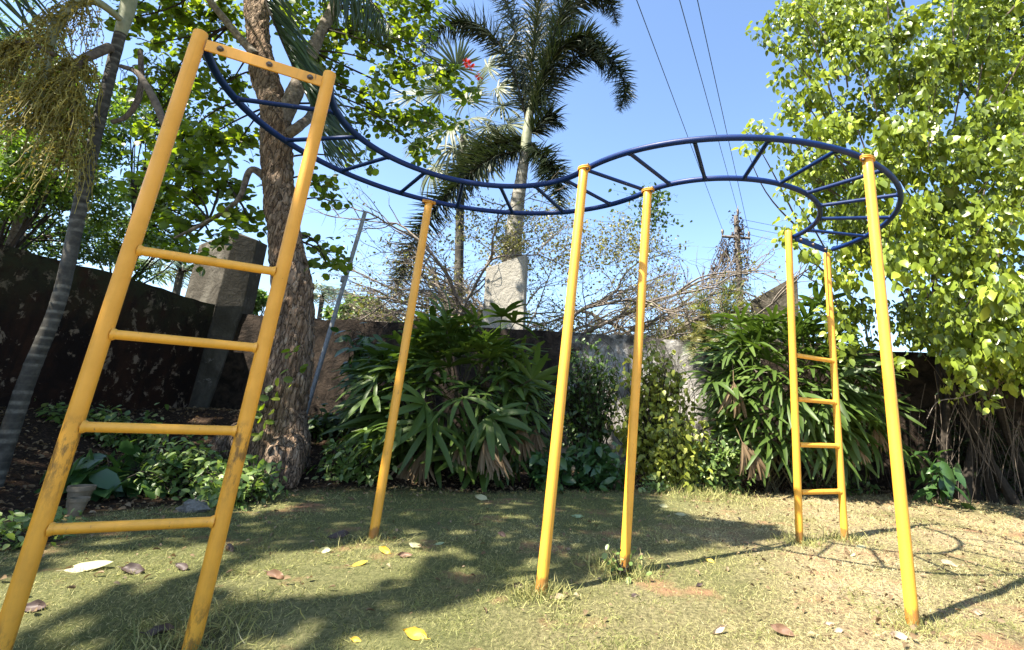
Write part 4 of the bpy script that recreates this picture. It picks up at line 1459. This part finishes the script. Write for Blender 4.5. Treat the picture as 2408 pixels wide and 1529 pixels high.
coconut('hazy coconut palm crown above the wall right of the tree trunk', 758, 700, 32, 1.9)
coconut('grey-green palm crown beyond the wall left of the corner pillar', 425, 640, 22, 2.3, 14)


# --- leafless spreading tree over the wall
def bare_tree():
    Y = 10.9
    b = at(1262, 860, Y); base = Vector((b.x, b.y, 0))
    root = thing('bare_tree', 'half-bare spreading tree with thin pale branches behind the concrete slab', 'tree', tuple(base))
    stems = []
    tips = []

    def grow(p, d, L, r, depth, mb):
        d = d / np.linalg.norm(d)
        n = 7
        pts = [p]
        q = p.copy(); dd = d.copy()
        out = V(np.sign(d[0]) * .06, 0, -.012 if depth < 2 else .01)
        for i in range(n):
            dd = unit((dd + rng.normal(size=3) * .10 + out)[None])[0]
            q = q + dd * L / n
            pts.append(q.copy())
        mb.tube(pts, np.linspace(r, r * .6, n + 1), 7 if depth < 2 else 4, False)
        if depth >= 4 or r < .0035:
            tips.append((q, dd)); return
        for k in range(2):
            nd = dd + rng.normal(size=3) * V(.5, .45, .42) + V(dd[0] * .2, 0, 0)
            grow(q, nd, L * rng.uniform(.6, .8), r * rng.uniform(.58, .68), depth + 1, mb)
        for k in range(3 if depth < 2 else 2):
            j = pts[rng.integers(1, 7)]
            grow(j, dd + rng.normal(size=3) * V(.7, .5, .6), L * rng.uniform(.4, .7), r * .45, depth + 1 + (depth > 1), mb)

    for dx, dz, L0, r in ((-1.0, .85, 2.0, .05), (-1.2, .9, 1.7, .045), (-.55, 1.1, 1.9, .05), (-.15, 1.1, 1.7, .045), (.45, 1.0, 2.0, .06), (.95, .85, 2.3, .065), (1.5, .62, 2.4, .06), (1.5, .6, 1.9, .05), (-.9, 1.2, 1.6, .04), (.8, 1.25, 2.1, .05), (-.8, .7, 2.2, .05), (-.7, 1.3, 1.6, .04), (.25, .7, 1.9, .05), (1.2, 1.0, 2.2, .055), (.6, .45, 2.0, .05), (-.35, .8, 1.6, .05), (1.3, .9, 1.9, .045)):
        mb = MB()
        s = np.array(base) + V(dx * .1, rng.normal() * .1, 1.25)
        grow(s, V(dx, rng.normal() * .25, dz), L0, r * 1.25, 0, mb)
        mb.build('limb', m_baretwig, root)
    bark_tube('trunk', [base, base + Vector((0, 0, .7)), base + Vector((0, 0, 1.4))], [.17, .15, .11], 20, 12, m_baretwig, root, .01)
    mb = MB(); L = []
    for p, d in tips:
        for k in range(2):
            e = p + unit((d + rng.normal(size=3) * .5)[None])[0] * rng.uniform(.15, .5)
            mb.tube([p, (p + e) / 2 + rng.normal(size=3) * .02, e], [.004, .003, .002], 3, False)
        if rng.random() < .45 and p[2] > 2.2:
            n = int(rng.integers(4, 14))
            P = p + rng.normal(size=(n, 3)) * .11
            L.append((P, rand_dirs(n) + V(0, 0, -.3), rand_dirs(n) + V(0, 0, .4), .055 * (.6 + .8 * rng.random(n))))
    mb.build('twigs', m_baretwig, root)
    P, A, N, Sz = cat(L)
    lb = LB(); lb.add(ovate(.6), P, A, N, Sz, rng.random(len(P)))
    o = lb.build('leaves', m_bareleaf, root); o['kind'] = 'stuff'


bare_tree()


# climbing mass of small leaves over the bare tree's right half
def vine_mass(label, px, py, rx, ry, Y, n, mat, leaf=.07):
    c = np.array(at(px, py, Y))
    root = thing('climbing_vine', label, 'vine', tuple(c), 'vines on the bare tree')
    mb = MB(); lb = LB()
    for k in range(n):
        d = rand_dirs(1)[0] * rng.random() ** .45
        s0 = c + d * V(px_r(rx, Y), .6, px_r(ry, Y))
        e = s0 + rng.normal(size=3) * V(.30, .2, .14) - V(0, 0, .18 * rng.random())
        twig(mb, s0, e, .005, .002, -.1, 6, 3)
        m = int(rng.integers(6, 16))
        t = rng.random(m)[:, None]
        lb.add(ovate(.6), s0 + (e - s0) * t + rng.normal(size=(m, 3)) * .07, rand_dirs(m) + V(0, 0, -.4), rand_dirs(m) + V(0, -.3, .4), leaf * (.6 + .8 * rng.random(m)), rng.random(m))
    for k in range(n // 6):
        s0 = c + rng.normal(size=3) * V(px_r(rx, Y) * .5, .3, px_r(ry, Y) * .4)
        twig(mb, s0, s0 + V(rng.normal() * .06, 0, -rng.uniform(.4, 1.1)), .003, .0015, 0, 8, 3)
    mb.build('vine_stems', m_vine, root)
    o = lb.build('vine_leaves', mat, root); o['kind'] = 'stuff'


vine_mass('loose leafy vine sprawled over the bare tree behind the short middle post', 1470, 570, 120, 85, 11.0, 150, m_bareleaf, .06)
vine_mass('ochre leafy vine over the bare branches around the foxtail palm trunk', 1160, 530, 150, 80, 11.8, 130, m_bareleaf, .06)
vine_mass('brown-green vine climbing the lower foxtail palm trunk above the slab', 1205, 590, 45, 70, 11.1, 70, m_bareleaf)
vine_mass('green vine clump hanging high in the bare tree right of the short middle post', 1535, 490, 28, 45, 10.8, 46, m_shrub, .085)
vine_mass('yellowish vine tuft on bare branches right of the palm trunk', 1330, 560, 90, 100, 11.0, 120, m_bareleaf, .06)
shrub('dry_vine_tangle', 'tangle of dry brown stems on top of the wall right of the slab', 'vine', 1275, 765, 35, 30, 9.3, 40, .05, m_vine, ovate(.35), None, 5, dy=.2)


# --- utility pole with dead creeper, and wires
def utility_pole():
    Y = 20
    top = at(1731, 508, Y); foot = Vector((top.x + .25, Y, 0))
    root = thing('utility_pole', 'utility pole smothered in dead brown creeper beyond the wall', 'utility pole', tuple(foot))
    mb = MB(); mb.tube([foot, foot.lerp(top, .5), top], [.16, .14, .10], 10); mb.build('pole', m_pole, root)
    a, b = at(1697, 556, Y), at(1764, 561, Y)
    mb = MB(); mb.tube([a, b], .06, 6); mb.build('crossarm', m_pole, root)
    for p in (at(1699, 546, Y), at(1761, 551, Y), at(1735, 498, Y)):
        mb = MB(); mb.tube([p - Vector((0, 0, .12)), p - Vector((0, 0, .02)), p + Vector((0, 0, .06)), p + Vector((0, 0, .12))], [.03, .06, .06, .03], 8); mb.build('insulator', m_bolt, root)
    mb = MB(); mb.tube([at(1732, 510, Y), at(1736, 470 + 14, Y)], .012, 5); mb.build('spike', m_bolt, root)
    lb = LB(); mb = MB()
    for k in range(150):
        t = random.random() ** .8
        c = np.array(top.lerp(foot, t * .75)) + rng.normal(size=3) * V(.09 + .07 * t, .1, .2)
        n = 12
        lb.add(ovate(.5), c + rng.normal(size=(n, 3)) * .10, rand_dirs(n) + V(0, 0, -.6), rand_dirs(n), .13, rng.random(n))
    for k in range(24):       # curtain hanging down to the left, and strings on the arms
        u = random.random()
        s = np.array(at(1700 + 20 * u, 560 + random.uniform(-5, 40), Y))
        e = np.array(at(1640 + 75 * random.random() ** 1.5, 700 + random.uniform(-60, 90), Y))
        twig(mb, s, e, .014, .008, -.05, 10, 4)
        n = 14
        t = rng.random(n)[:, None]
        lb.add(ovate(.5), s + (e - s) * t + rng.normal(size=(n, 3)) * .10, rand_dirs(n) + V(0, 0, -.8), rand_dirs(n), .12, rng.random(n))
    for x0, y0, x1, y1 in ((1697, 560, 1690, 640), (1762, 562, 1758, 640), (1750, 600, 1765, 680), (1740, 540, 1755, 620), (1700, 560, 1702, 620)):
        for k in range(3):
            s = np.array(at(x0, y0, Y)); e = np.array(at(x1 + random.uniform(-8, 8), y1, Y))
            twig(mb, s, e, .012, .006, 0, 8, 4)
            n = 12; t = rng.random(n)[:, None]
            lb.add(ovate(.5), s + (e - s) * t + rng.normal(size=(n, 3)) * .06, rand_dirs(n) + V(0, 0, -.8), rand_dirs(n), .11, rng.random(n))
    mb.build('creeper_stems', m_vine, root)
    o = lb.build('dead_creeper', m_vine, root); o['kind'] = 'stuff'
    for (x0, y0), (x1, y1), lab in (((1699, 540), (1497, 0), 'leftmost overhead wire running up from the left end of the crossarm'), ((1735, 495), (1598, 0), 'middle overhead wire running up from the top of the utility pole'), ((1761, 546), (1640, 0), 'rightmost of the three overhead wires rising from the utility pole')):
        p, q = at(x0, y0, Y), at(x1, y1, 7.6)
        e = p + (q - p) * 1.9
        t = np.linspace(0, 1, 40)[:, None]
        pts = np.array(p) + (np.array(e) - np.array(p)) * t
        mb = MB(); mb.tube(pts, .0085, 6)
        tag(mb.build('overhead_wire', m_wire), lab, 'wire', 'wires on the utility pole')
    for (x0, y0), (x1, y1), lab in (((1740, 515), (2150, 575), 'upper side wire running right from the pole into the tree'), ((1745, 533), (2150, 590), 'middle side wire running right from the pole into the tree'), ((1763, 552), (2150, 620), 'lower side wire running right from the pole into the tree')):
        p, q = at(x0, y0, Y), at(x1, y1, 22)
        t = np.linspace(0, 1, 20)[:, None]
        pts = np.array(p) + (np.array(q) - np.array(p)) * t - V(0, 0, .15) * np.sin(t * math.pi)
        mb = MB(); mb.tube(pts, .009, 5)
        tag(mb.build('overhead_wire', m_wire), lab, 'wire', 'wires on the utility pole')


utility_pole()


# --- leaning galvanised pipe
def pipe():
    p, q = at(726, 948, 7.5), at(859, 498, 7.75)
    low = p + (p - q) * .12; low.z = min(low.z, gz(p))
    root = thing('metal_pipe', 'grey metal pipe leaning upright beside the old tree trunk', 'pipe', tuple(p))
    d = (q - p).normalized()
    foot = p - d * (p.z - gz(p) + .1) / d.z
    mb = MB(); mb.tube([foot, p.lerp(q, .5), q], .031, 14); mb.build('tube', m_steel, root)
    c = at(808, 657, 7.66)
    mb = MB(); mb.tube([c - d * .05, c - d * .045, c + d * .045, c + d * .05], [.034, .042, .042, .034], 14); mb.build('coupling', m_steel, root)


pipe()


# --- tall grass and reeds behind the second shrub
def reeds():
    root = thing('tall_grass', 'tall dry grass with feathery seed heads on top of the wall', 'grass', tuple(at(1590, 800, 9.5)))
    mb = MB(); lb = LB(); pl = LB()
    for k in range(34):
        s = at(random.uniform(1545, 1690), 830, 9.7)
        h = random.uniform(.6, 1.75)
        e = s + Vector((random.uniform(-.25, .45), random.uniform(-.2, .2), h))
        pts = smooth_path([s, s.lerp(e, .6) + Vector((-.04, 0, .08)), e], 10)
        mb.tube(pts, np.linspace(.0055, .003, 10), 4, False)
        n = 8
        lb.add(needle(.03, .5), np.repeat(np.array([s]), n, 0) + rng.normal(size=(n, 3)) * .05, rng.normal(size=(n, 3)) * .35 + V(0, 0, 1), rand_dirs(n), rng.uniform(.3, .8, n), rng.random(n) * .8)
        if k < 22:
            d = np.array(e) - pts[-4]
            m = 34
            t = rng.random(m)[:, None]
            P = pts[-4] + (np.array(e) - pts[-4]) * t
            pl.add(needle(.10, .1), P, unit(d[None]) + rng.normal(size=(m, 3)) * .35, rand_dirs(m), .075, rng.random(m))
    mb.build('stalks', m_baretwig, root)
    o = lb.build('blades', m_bareleaf, root); o['kind'] = 'stuff'
    o = pl.build('seed_heads', m_plume, root); o['kind'] = 'stuff'
    # spiky yellowish fronds and fern-like dry fronds left of the pole
    r2 = thing('young_palm', 'young spiky palm with yellowish fronds beneath the utility pole', 'palm', tuple(at(1690, 790, 9.6)))
    for k in range(13):
        s = at(1690, 800, 9.6)
        a = random.uniform(-1.1, .9)
        e = s + Vector((a * .55, random.uniform(-.3, .2), random.uniform(.5, 1.0)))
        frond('frond', [s, s.lerp(e, .55) + Vector((0, 0, .12)), e, e + Vector((a * .2, -.05, -.02))], .34, 30, needle(.04, .2), m_farpalm if k % 2 else m_golden, r2, r0=.008, sweep=1.0)
    r3 = thing('fern_clump', 'brown-green fine fern tangle draped over the wall under the pole', 'plant', tuple(at(1640, 800, 9.0)))
    for k in range(26):
        s = at(random.uniform(1610, 1720), random.uniform(770, 830), 9.05)
        e = s + Vector((random.uniform(-.55, .45), random.uniform(-.5, -.1), random.uniform(-.25, .45)))
        frond('frond', [s, s.lerp(e, .5) + Vector((0, 0, .16)), e], .13, 34, needle(.10, .2), m_bareleaf if k % 3 else m_shrub, r3, r0=.005, sweep=.5)


reeds()


# --- pots and pale stones on the left
def pots():
    for i, (x, y, Yp, r, h, lab) in enumerate(((180, 1185, 4.35, .075, .17, 'larger cream clay pot standing behind at the left under the broad leaves'), (172, 1218, 4.15, .055, .13, 'smaller cream clay pot standing in front at the left bed'))):
        b = at(x, y, Yp); b.z = gz(b) - .01
        root = thing('flower_pot', lab, 'pot', tuple(b), 'cream clay pots')
        mb = MB()
        c = np.array(b)
        prof = [(r * .7, 0), (r * .85, h * .45), (r * .97, h * .8)]
        rim = [(r * 1.0, h * .8), (r * 1.1, h * .81), (r * 1.1, h), (r * .95, h), (r * .9, h * .75)]
        def lathe(pr):
            m = MB(); n = 20
            v = [(c[0] + a * math.cos(t), c[1] + a * math.sin(t), c[2] + z) for a, z in pr for t in np.arange(n) * 2 * math.pi / n]
            f = [(k * n + j, k * n + (j + 1) % n, (k + 1) * n + (j + 1) % n, (k + 1) * n + j) for k in range(len(pr) - 1) for j in range(n)]
            m.add(v, f); return m
        lathe([(0.001, 0)] + prof).build('pot_body', m_pot, root)
        lathe(rim).build('rim', m_pot, root)
        lathe([(0.001, h * .74), (r * .92, h * .76)]).build('soil', m_darktwig, root)


pots()


def stones():
    for x, y, Yp, s, lab in ((625, 1215, 4.6, .085, 'long pale stone lying in the weeds behind the near ladder'), (700, 1170, 5.2, .07, 'rounded pale stone near the foot of the old tree'), (655, 1190, 4.9, .06, 'small pale stone between weeds and tree foot')):
        x = x * .72 if x > 300 else x
        p = at(x, y, Yp); p.z = gz(p)
        mb = MB(); n, m = 12, 8
        v, f = [], []
        for i in range(m + 1):
            th = math.pi * i / m
            for j in range(n):
                a = 2 * math.pi * j / n
                d = V(math.sin(th) * math.cos(a), math.sin(th) * math.sin(a), math.cos(th))
                k = 1 + .45 * mnoise.noise((d[0] * 1.6 + x, d[1] * 1.6, d[2] * 1.6))
                v.append(np.array(p) + d * s * k * V(1.3, .9, .65) + V(0, 0, s * .25))
        for i in range(m):
            for j in range(n):
                f.append((i * n + j, (i + 1) * n + j, (i + 1) * n + (j + 1) % n, i * n + (j + 1) % n))
        mb.add(v, f)
        tag(mb.build('stone', m_stone), lab, 'stone', 'pale stones in the left bed')


stones()

# ------------------------------------------------------------------ shade tree behind and left of the camera (its shade lies on the lawn)
LIT = [[(-300, 1430), (180, 1308), (560, 1262), (500, 1325), (250, 1372), (-300, 1490)],
       [(530, 1345), (640, 1300), (900, 1270), (1010, 1298), (900, 1362), (720, 1402), (560, 1392)],
       [(470, 2300), (500, 1545), (720, 1500), (1000, 1440), (1250, 1362), (1330, 1368), (1500, 1318), (1640, 1290), (1860, 1262), (1850, 1236), (1700, 1212), (1570, 1200), (1560, 1160), (2800, 1090), (3500, 1600), (3500, 2300)]]
SPOTS = []          # gaps in that tree's crown: (ground point under the sun's slant, radius)
for x, y, Y, r in ((520, 1120, 5.0, .30), (430, 1080, 5.1, .16), (610, 1170, 4.9, .28), (350, 1130, 4.9, .14), (870, 905, 6.3, .26), (905, 1035, 6.1, .30), (690, 760, 5.9, .13), (700, 930, 5.8, .16), (665, 1000, 5.8, .12), (640, 640, 5.9, .10),
                   (600, 930, 2.5, .05), (612, 860, 2.5, .05), (750, 960, 7.6, .22), (700, 1150, 5.9, .22), (1130, 940, 6.1, .2), (980, 760, 6.7, .2), (1100, 720, 6.9, .25), (20, 1275, 3.3, .22), (1000, 950, 6.0, .12), (120, 1090, 5.0, .1), (540, 960, 6.3, .12)):
    q = at(x, y, Y)
    SPOTS.append((q.x - SUN_H.x / math.tan(R(SUN_EL)) * q.z, q.y - SUN_H.y / math.tan(R(SUN_EL)) * q.z, r))
LITW = [[tuple(ground_at(x, y)[:2]) for x, y in q] for q in LIT]


def shade_tree():
    root = thing('shade_tree', 'broad leafy tree standing left of the viewer, shading the near lawn', 'tree', (-6.2, -1.4, 0))
    sh = np.array([-SUN_H.x, -SUN_H.y]) / math.tan(R(SUN_EL))
    Ps = []
    n = 0
    while n < 13500:
        g = V(random.uniform(-7.5, 3.4), random.uniform(1.3, 9.3))
        j = g + rng.normal(size=2) * .06
        if any(in_poly(j[0], j[1], q) for q in LITW):
            continue
        if g[0] > .45 * g[1] + .4:
            continue
        hole = mnoise.noise((g[0] * 1.5, g[1] * 1.5, 5))
        far = max(0, (g[1] - 6.0) / 3)
        if hole > .58 - .50 * far or random.random() < .02:
            continue
        z = random.uniform(7.0, 10.5)
        p = V(g[0] - sh[0] * z, g[1] - sh[1] * z, z)
        d = p - V(0, 0, CAM_H)
        zc = d @ np.array(_fw)
        if zc > 0:
            px = PW / 2 + PPX + F_PX * (d @ np.array(_rt)) / zc; py = PH / 2 + PPY - F_PX * (d @ np.array(_up)) / zc
            if -120 < px < PW + 100 and py > -130:
                continue
        Ps.append(p); n += 1
    P = np.array(Ps); N_ = len(P)
    A = unit(rng.normal(size=(N_, 3)) * V(1, 1, .35))
    ok = []
    for i in range(N_):
        good = True
        for q in (.6, 1.0):
            t = P[i] + A[i] * .17 * q
            gx, gy = t[0] + sh[0] * t[2], t[1] + sh[1] * t[2]
            if any(in_poly(gx, gy, k) for k in LITW) or any((gx - a) ** 2 + (gy - b) ** 2 < r * r for a, b, r in SPOTS):
                good = False
        ok.append(good)
    P, A = P[ok], A[ok]; N_ = len(P)
    N = unit(rng.normal(size=(N_, 3)) * .35 + V(0, 0, 1) + np.array(SUN) * .3)
    lb = LB(); lb.add(roundleaf(.8), P, A, N, .16 * (.7 + .6 * rng.random(N_)), rng.random(N_))
    o = lb.build('crown', m_treeleaf, root); o['kind'] = 'stuff'
    hub = Vector((-6.2, -1.1, 5.2))
    bark_tube('trunk', [Vector((-6.2, -1.4, -.2)), Vector((-6.1, -1.3, 1.8)), hub], [.34, .27, .22], 60, 24, m_bark, root, .02)
    mb = MB()
    for k in range(150):
        e = P[rng.integers(N_)]
        good = True
        for t in np.linspace(0, 1, 26):
            w = np.array(hub) * (1 - t) + e * t + V(0, 0, .08 * np.linalg.norm(e - np.array(hub)) * math.sin(t * math.pi))
            gx, gy = w[0] + sh[0] * w[2], w[1] + sh[1] * w[2]
            if gx > -3.4 and gy > 1.6 and any(in_poly(gx + a, gy + b, q) for q in LITW for a, b in ((0, 0), (.15, 0), (-.15, 0), (0, .15), (0, -.15))):
                good = False
        if good:
            L_ = np.linalg.norm(e - np.array(hub))
            t = np.linspace(0, 1, 9)[:, None]
            mb.tube(np.array(hub) + (e - np.array(hub)) * t + V(0, 0, .08 * L_) * np.sin(t * math.pi), np.linspace(.035, .005, 9), 5, False)
    o = mb.build('branches', m_limb, root); o['kind'] = 'stuff'


shade_tree()


# ------------------------------------------------------------------ grass, litter, fallen leaves
def grass():
    lb = LB()
    tmA, tmB = needle(.085, .55, 2), needle(.06, .9, 3)
    # density falls with distance; blades grow a little to keep the sward closed
    for y0, y1, dens, sz in ((1.7, 2.8, 10500, .025), (2.8, 3.8, 7600, .028), (3.8, 5.2, 4000, .034), (5.2, 6.8, 2000, .042), (6.8, 9.0, 1200, .050)):
        xl = max(-4.6, -1.05 * y1 - .5); xr = .86 * y1 + .6
        n = int((xr - xl) * (y1 - y0) * dens)
        x = rng.uniform(xl, xr, n); y = rng.uniform(y0, y1, n)
        m = (y < edge_y(x) + rng.normal(size=n) * .13) & (x > -1.05 * y - .5)
        x, y = x[m], y[m]
        # patchiness
        pn = np.array([mnoise.noise((a * .9, b * .9, 1.5)) for a, b in zip(x, y)])
        pf = np.array([mnoise.noise((a * 4.0, b * 4.0, 7.5)) for a, b in zip(x, y)])
        keep = rng.random(len(x)) < np.clip(.66 + 1.0 * pf, .05, 1)
        x, y, pn, pf = x[keep], y[keep], pn[keep], pf[keep]
        k = len(x)
        z = ground_z(x, y) - .004
        dry = np.clip(.70 + .42 * pn - .42 * greenness(x, y) + .12 * sstep((x - .4) / 1.6) + .20 * rng.normal(size=k), 0, 1)
        A = unit(rng.normal(size=(k, 3)) * V(1, 1, 0) + V(0, 0, .55) + V(0, 0, 1) * rng.random((k, 1)) * .9)
        N = unit(rng.normal(size=(k, 3)) + V(0, -.2, .6))
        S_ = sz * (.55 + .9 * rng.random(k)) * (1 - .25 * dry)
        h = k // 2
        for a, b, tm in ((0, h, tmA), (h, k, tmB)):
            lb.add(tm, np.stack([x, y, z], -1)[a:b], A[a:b], N[a:b], S_[a:b], dry[a:b])
    # tufts at the feet of the posts
    for px, py, n, rr, s in ((-.259, 3.092, 420, .08, .075), (.2, 3.579, 500, .11, .09), (1.58, 2.887, 300, .08, .055), (1.69, 4.67, 300, .1, .08), (2.14, 4.85, 300, .1, .08), (-1.508, 3.975, 260, .1, .06), (-1.612, 2.5, 420, .14, .08), (1.35, 7.1, 700, .35, .12)):
        q = rng.normal(size=(n, 2)) * rr
        x, y = px + q[:, 0], py + q[:, 1] - .02
        z = ground_z(x, y)
        A = unit(rng.normal(size=(n, 3)) * V(.8, .8, 0) + V(0, 0, 1))
        lb.add(tmA, np.stack([x, y, z], -1), A, rand_dirs(n), s * (.5 + .8 * rng.random(n)), np.clip(.25 + .25 * rng.normal(size=n), 0, 1), np.full(n, .7))
    for k in range(130):
        q = ground_at(random.uniform(300, 2400), random.uniform(1165, 1520))
        n = random.randint(14, 60)
        x, y = q.x + rng.normal(size=n) * .05, q.y + rng.normal(size=n) * .05
        A = unit(rng.normal(size=(n, 3)) * V(1, 1, 0) + V(0, 0, .6))
        lb.add(tmA, np.stack([x, y, ground_z(x, y)], -1), A, rand_dirs(n), 0.036 * (.5 + .8 * rng.random(n)), np.clip(.18 + .12 * rng.normal(size=n), 0, 1), np.full(n, 1.1))
    o = lb.build('lawn_grass', m_grass)
    o['kind'] = 'stuff'
    o['label'] = 'short patchy half-dry lawn grass'


grass()


def litter():
    lb = LB()
    n = 24000
    x = rng.uniform(-6.5, 8.5, n); y = rng.uniform(2.6, 9.1, n)
    d = y - edge_y(x)
    m = (d > -.35 + .25 * rng.normal(size=n)) | ((rng.random(n) < .055) & (x > -2.5)) | ((x < -2.2) & (rng.random(n) < .25)) | ((x > 1.0) & (rng.random(n) < .48)) | (rng.random(n) < .05)
    x, y = x[m], y[m]; k = len(x)
    z = ground_z(x, y) + .012 + .012 * rng.random(k)
    A = rng.normal(size=(k, 3)) * V(1, 1, .25); N = rng.normal(size=(k, 3)) * .45 + V(0, 0, 1)
    lb.add(ovate(.5, .35, .35), np.stack([x, y, z], -1), A, N, .052 * (.3 + .9 * rng.random(k) ** 1.5) * np.where(d[m] > 0, 1, .75), rng.random(k) ** np.where(x < -2.5, 2.6, 1.4))
    o = lb.build('leaf_litter', m_dry)
    o['kind'] = 'stuff'
    o['label'] = 'dry brown leaf litter under the shrubs and over the lawn'


litter()


def fallen():
    def fm(name, cols, rough=.6):
        return leaf_mat(name, cols, .2, (1.2, 1.2, .8), rough)
    M = {'yellow': fm('fallen_yellow', [(.52, .34, .03), (.60, .42, .06)]), 'pale': fm('fallen_pale', [(.38, .36, .19), (.48, .46, .27)]), 'brown': fm('fallen_brown', [(.13, .07, .04), (.22, .13, .08)]),
         'dark': fm('fallen_dark', [(.05, .032, .028), (.09, .06, .05)]), 'tan': fm('fallen_tan', [(.34, .25, .17), (.44, .34, .24)]), 'green': fm('fallen_green', [(.22, .30, .14), (.32, .38, .22)])}
    lst = [(212, 1320, 'pale', 66, 0, 'large pale yellow oval leaf lying in the sun strip beside the near ladder'), (905, 1291, 'yellow', 34, 1, 'curled orange-yellow leaf lying by the foot of the leftmost single post'),
           (848, 1315, 'yellow', 34, 0, 'flat bright yellow leaf in front of the leftmost single post'), (976, 1280, 'pale', 34, 1, 'curled cream leaf right of the leftmost single post'), (980, 1468, 'yellow', 60, 1, 'large ribbed yellow-brown leaf lying alone at the front of the lawn'),
           (765, 1284, 'pale', 28, 1, 'small pale curled leaf left of the leftmost single post'), (797, 1252, 'dark', 44, 1, 'crumpled dark red-brown leaf at the shaded lawn left of the leftmost single post'), (650, 1348, 'brown', 44, 1, 'crumpled brown leaf in the sun patch right of the near ladder'),
           (430, 1323, 'dark', 34, 1, 'dark shrivelled leaf seen between the near ladder posts, right one'), (318, 1328, 'dark', 46, 1, 'dark shrivelled leaf seen between the near ladder posts, left one'), (955, 1300, 'brown', 34, 1, 'brown crumpled leaf behind the yellow leaves in mid lawn'),
           (1219, 1367, 'dark', 32, 1, 'dark round dry leaf beside the foot of the tall middle post'), (1358, 1211, 'green', 30, 1, 'pale green curled leaf in the shaded lawn between the middle posts'), (1132, 1169, 'pale', 34, 1, 'cream leaf at the far lawn edge before the left fan-leaved clump'),
           (1180, 1256, 'dark', 24, 1, 'small dark leaf in the shaded middle of the lawn'), (1035, 1271, 'green', 22, 0, 'grey-green leaf in the shaded lawn behind the yellow leaves'), (846, 1456, 'yellow', 24, 1, 'small brown-yellow leaf at the front left of the lawn'),
           (1600, 1202, 'pale', 28, 0, 'pale oval leaf at the back of the lawn near the golden bush'), (1668, 1307, 'yellow', 24, 1, 'small amber leaf on the sunny lawn between the middle posts and the far ladder'), (2024, 1279, 'pale', 26, 0, 'round cream leaf just right of the far ladder foot'),
           (2003, 1298, 'pale', 18, 1, 'tiny cream leaf below the far ladder foot'), (1838, 1475, 'brown', 52, 1, 'large curled brown leaf at the front right of the lawn'), (1645, 1365, 'dark', 20, 1, 'small dark curled leaf in the sunny middle of the lawn'),
           (1690, 1465, 'tan', 34, 1, 'tan curled leaf at the front of the lawn left of the curled brown leaf'), (1970, 1477, 'tan', 24, 1, 'small tan leaf at the front lawn left of the right post'), (2112, 1494, 'tan', 38, 1, 'curled tan leaf at the foot of the right post'),
           (392, 1428, 'dark', 46, 1, 'large dark rotting leaf in the shade under the near ladder'), (332, 1500, 'dark', 46, 1, 'dark red rotting leaf at the bottom left of the lawn'), (617, 1491, 'pale', 22, 1, 'small pale upright leaf scrap at the front right of the near ladder'),
           (1493, 1382, 'dark', 22, 1, 'small dark curled leaf in front of the short middle post'), (1950, 1462, 'tan', 22, 1, 'small brown-tipped leaf on the sunny front lawn'), (545, 1276, 'dark', 28, 1, 'dark folded leaf just right of the near ladder post'),
           (2230, 1320, 'tan', 30, 1, 'tan dry leaf on the right lawn behind the right post'), (1310, 1390, 'tan', 38, 1, 'long tan leaf right of the tall middle post foot'), (95, 1385, 'dark', 40, 1, 'dark curled leaf at the left end of the sun strip'),
           (2295, 1435, 'tan', 26, 1, 'small tan leaf lying in the right post shadow'), (1560, 1185, 'pale', 24, 1, 'cream shred of leaf at the back lawn right of the short middle post')]
    for i, (x, y, c, s, curl, lab) in enumerate(lst):
        p = ground_at(x, y, .02)
        p.z = gz(p) + .022
        d = (p - Vector((0, 0, CAM_H))).length
        size = s / F_PX * d * .85
        rnd = random.Random(i)
        a = rnd.uniform(-.6, .6) + (0 if rnd.random() < .5 else math.pi)
        if i == 0: a = .5
        if i == 2: a = .75
        if i == 4: a = 2.9
        mb = MB()
        n, m = 9, 6
        tilt = Matrix.Rotation(R(rnd.uniform(28, 50) if curl else 16), 3, 'X')
        v = []
        w = rnd.uniform(.48, .62)
        for k in range(n):
            t = k / (n - 1)
            hw = w / 2 * math.sin(math.pi * min(1, t * 1.0) ** .85) ** .8 if 0 < t < 1 else .004
            for j in range(m + 1):
                u = j / m * 2 - 1
                zz = curl * (.30 * u * u * hw * 1.6 + .16 * (t - .5) ** 2 * 2 + .03 * math.sin(7 * t + 3 * u + i)) + .012 * math.cos(18 * t - 5 * abs(u)) * (1 if curl else .4)
                rag = 1 + .16 * mnoise.noise((t * 6, u * 2.0, i * 3.7)) * (1 if curl else .4)
                zz += curl * (.10 * mnoise.noise((t * 3.2, u * 1.5, i * 1.9)) + .22 * (t - .35) * abs(u) * ((i % 3) - 1) * hw * 2)
                xx, yy = t - .5, u * hw * rag * (1 - .25 * curl * abs(u)) * (1 + .07 * math.sin(9 * t + i))
                q = tilt @ Vector((xx * math.cos(a) - yy * math.sin(a), xx * math.sin(a) + yy * math.cos(a), zz))
                v.append(tuple(p + q * size))
        lo = min(q[2] for q in v)
        v = [(q[0], q[1], q[2] - lo + p.z - .022) for q in v]
        f = [(k * (m + 1) + j, k * (m + 1) + j + 1, (k + 1) * (m + 1) + j + 1, (k + 1) * (m + 1) + j) for k in range(n - 1) for j in range(m)]
        mb.add(v, f, rnd.random())
        tp = Vector(v[m // 2]); td = tp - Vector(v[m + 1 + m // 2])
        mb.tube([tp, tp + td.normalized() * .14 * size], .0016, 5, a=.1)
        tag(mb.build('fallen_leaf', M[c]), lab, 'fallen leaf', 'fallen leaves on the lawn')


fallen()
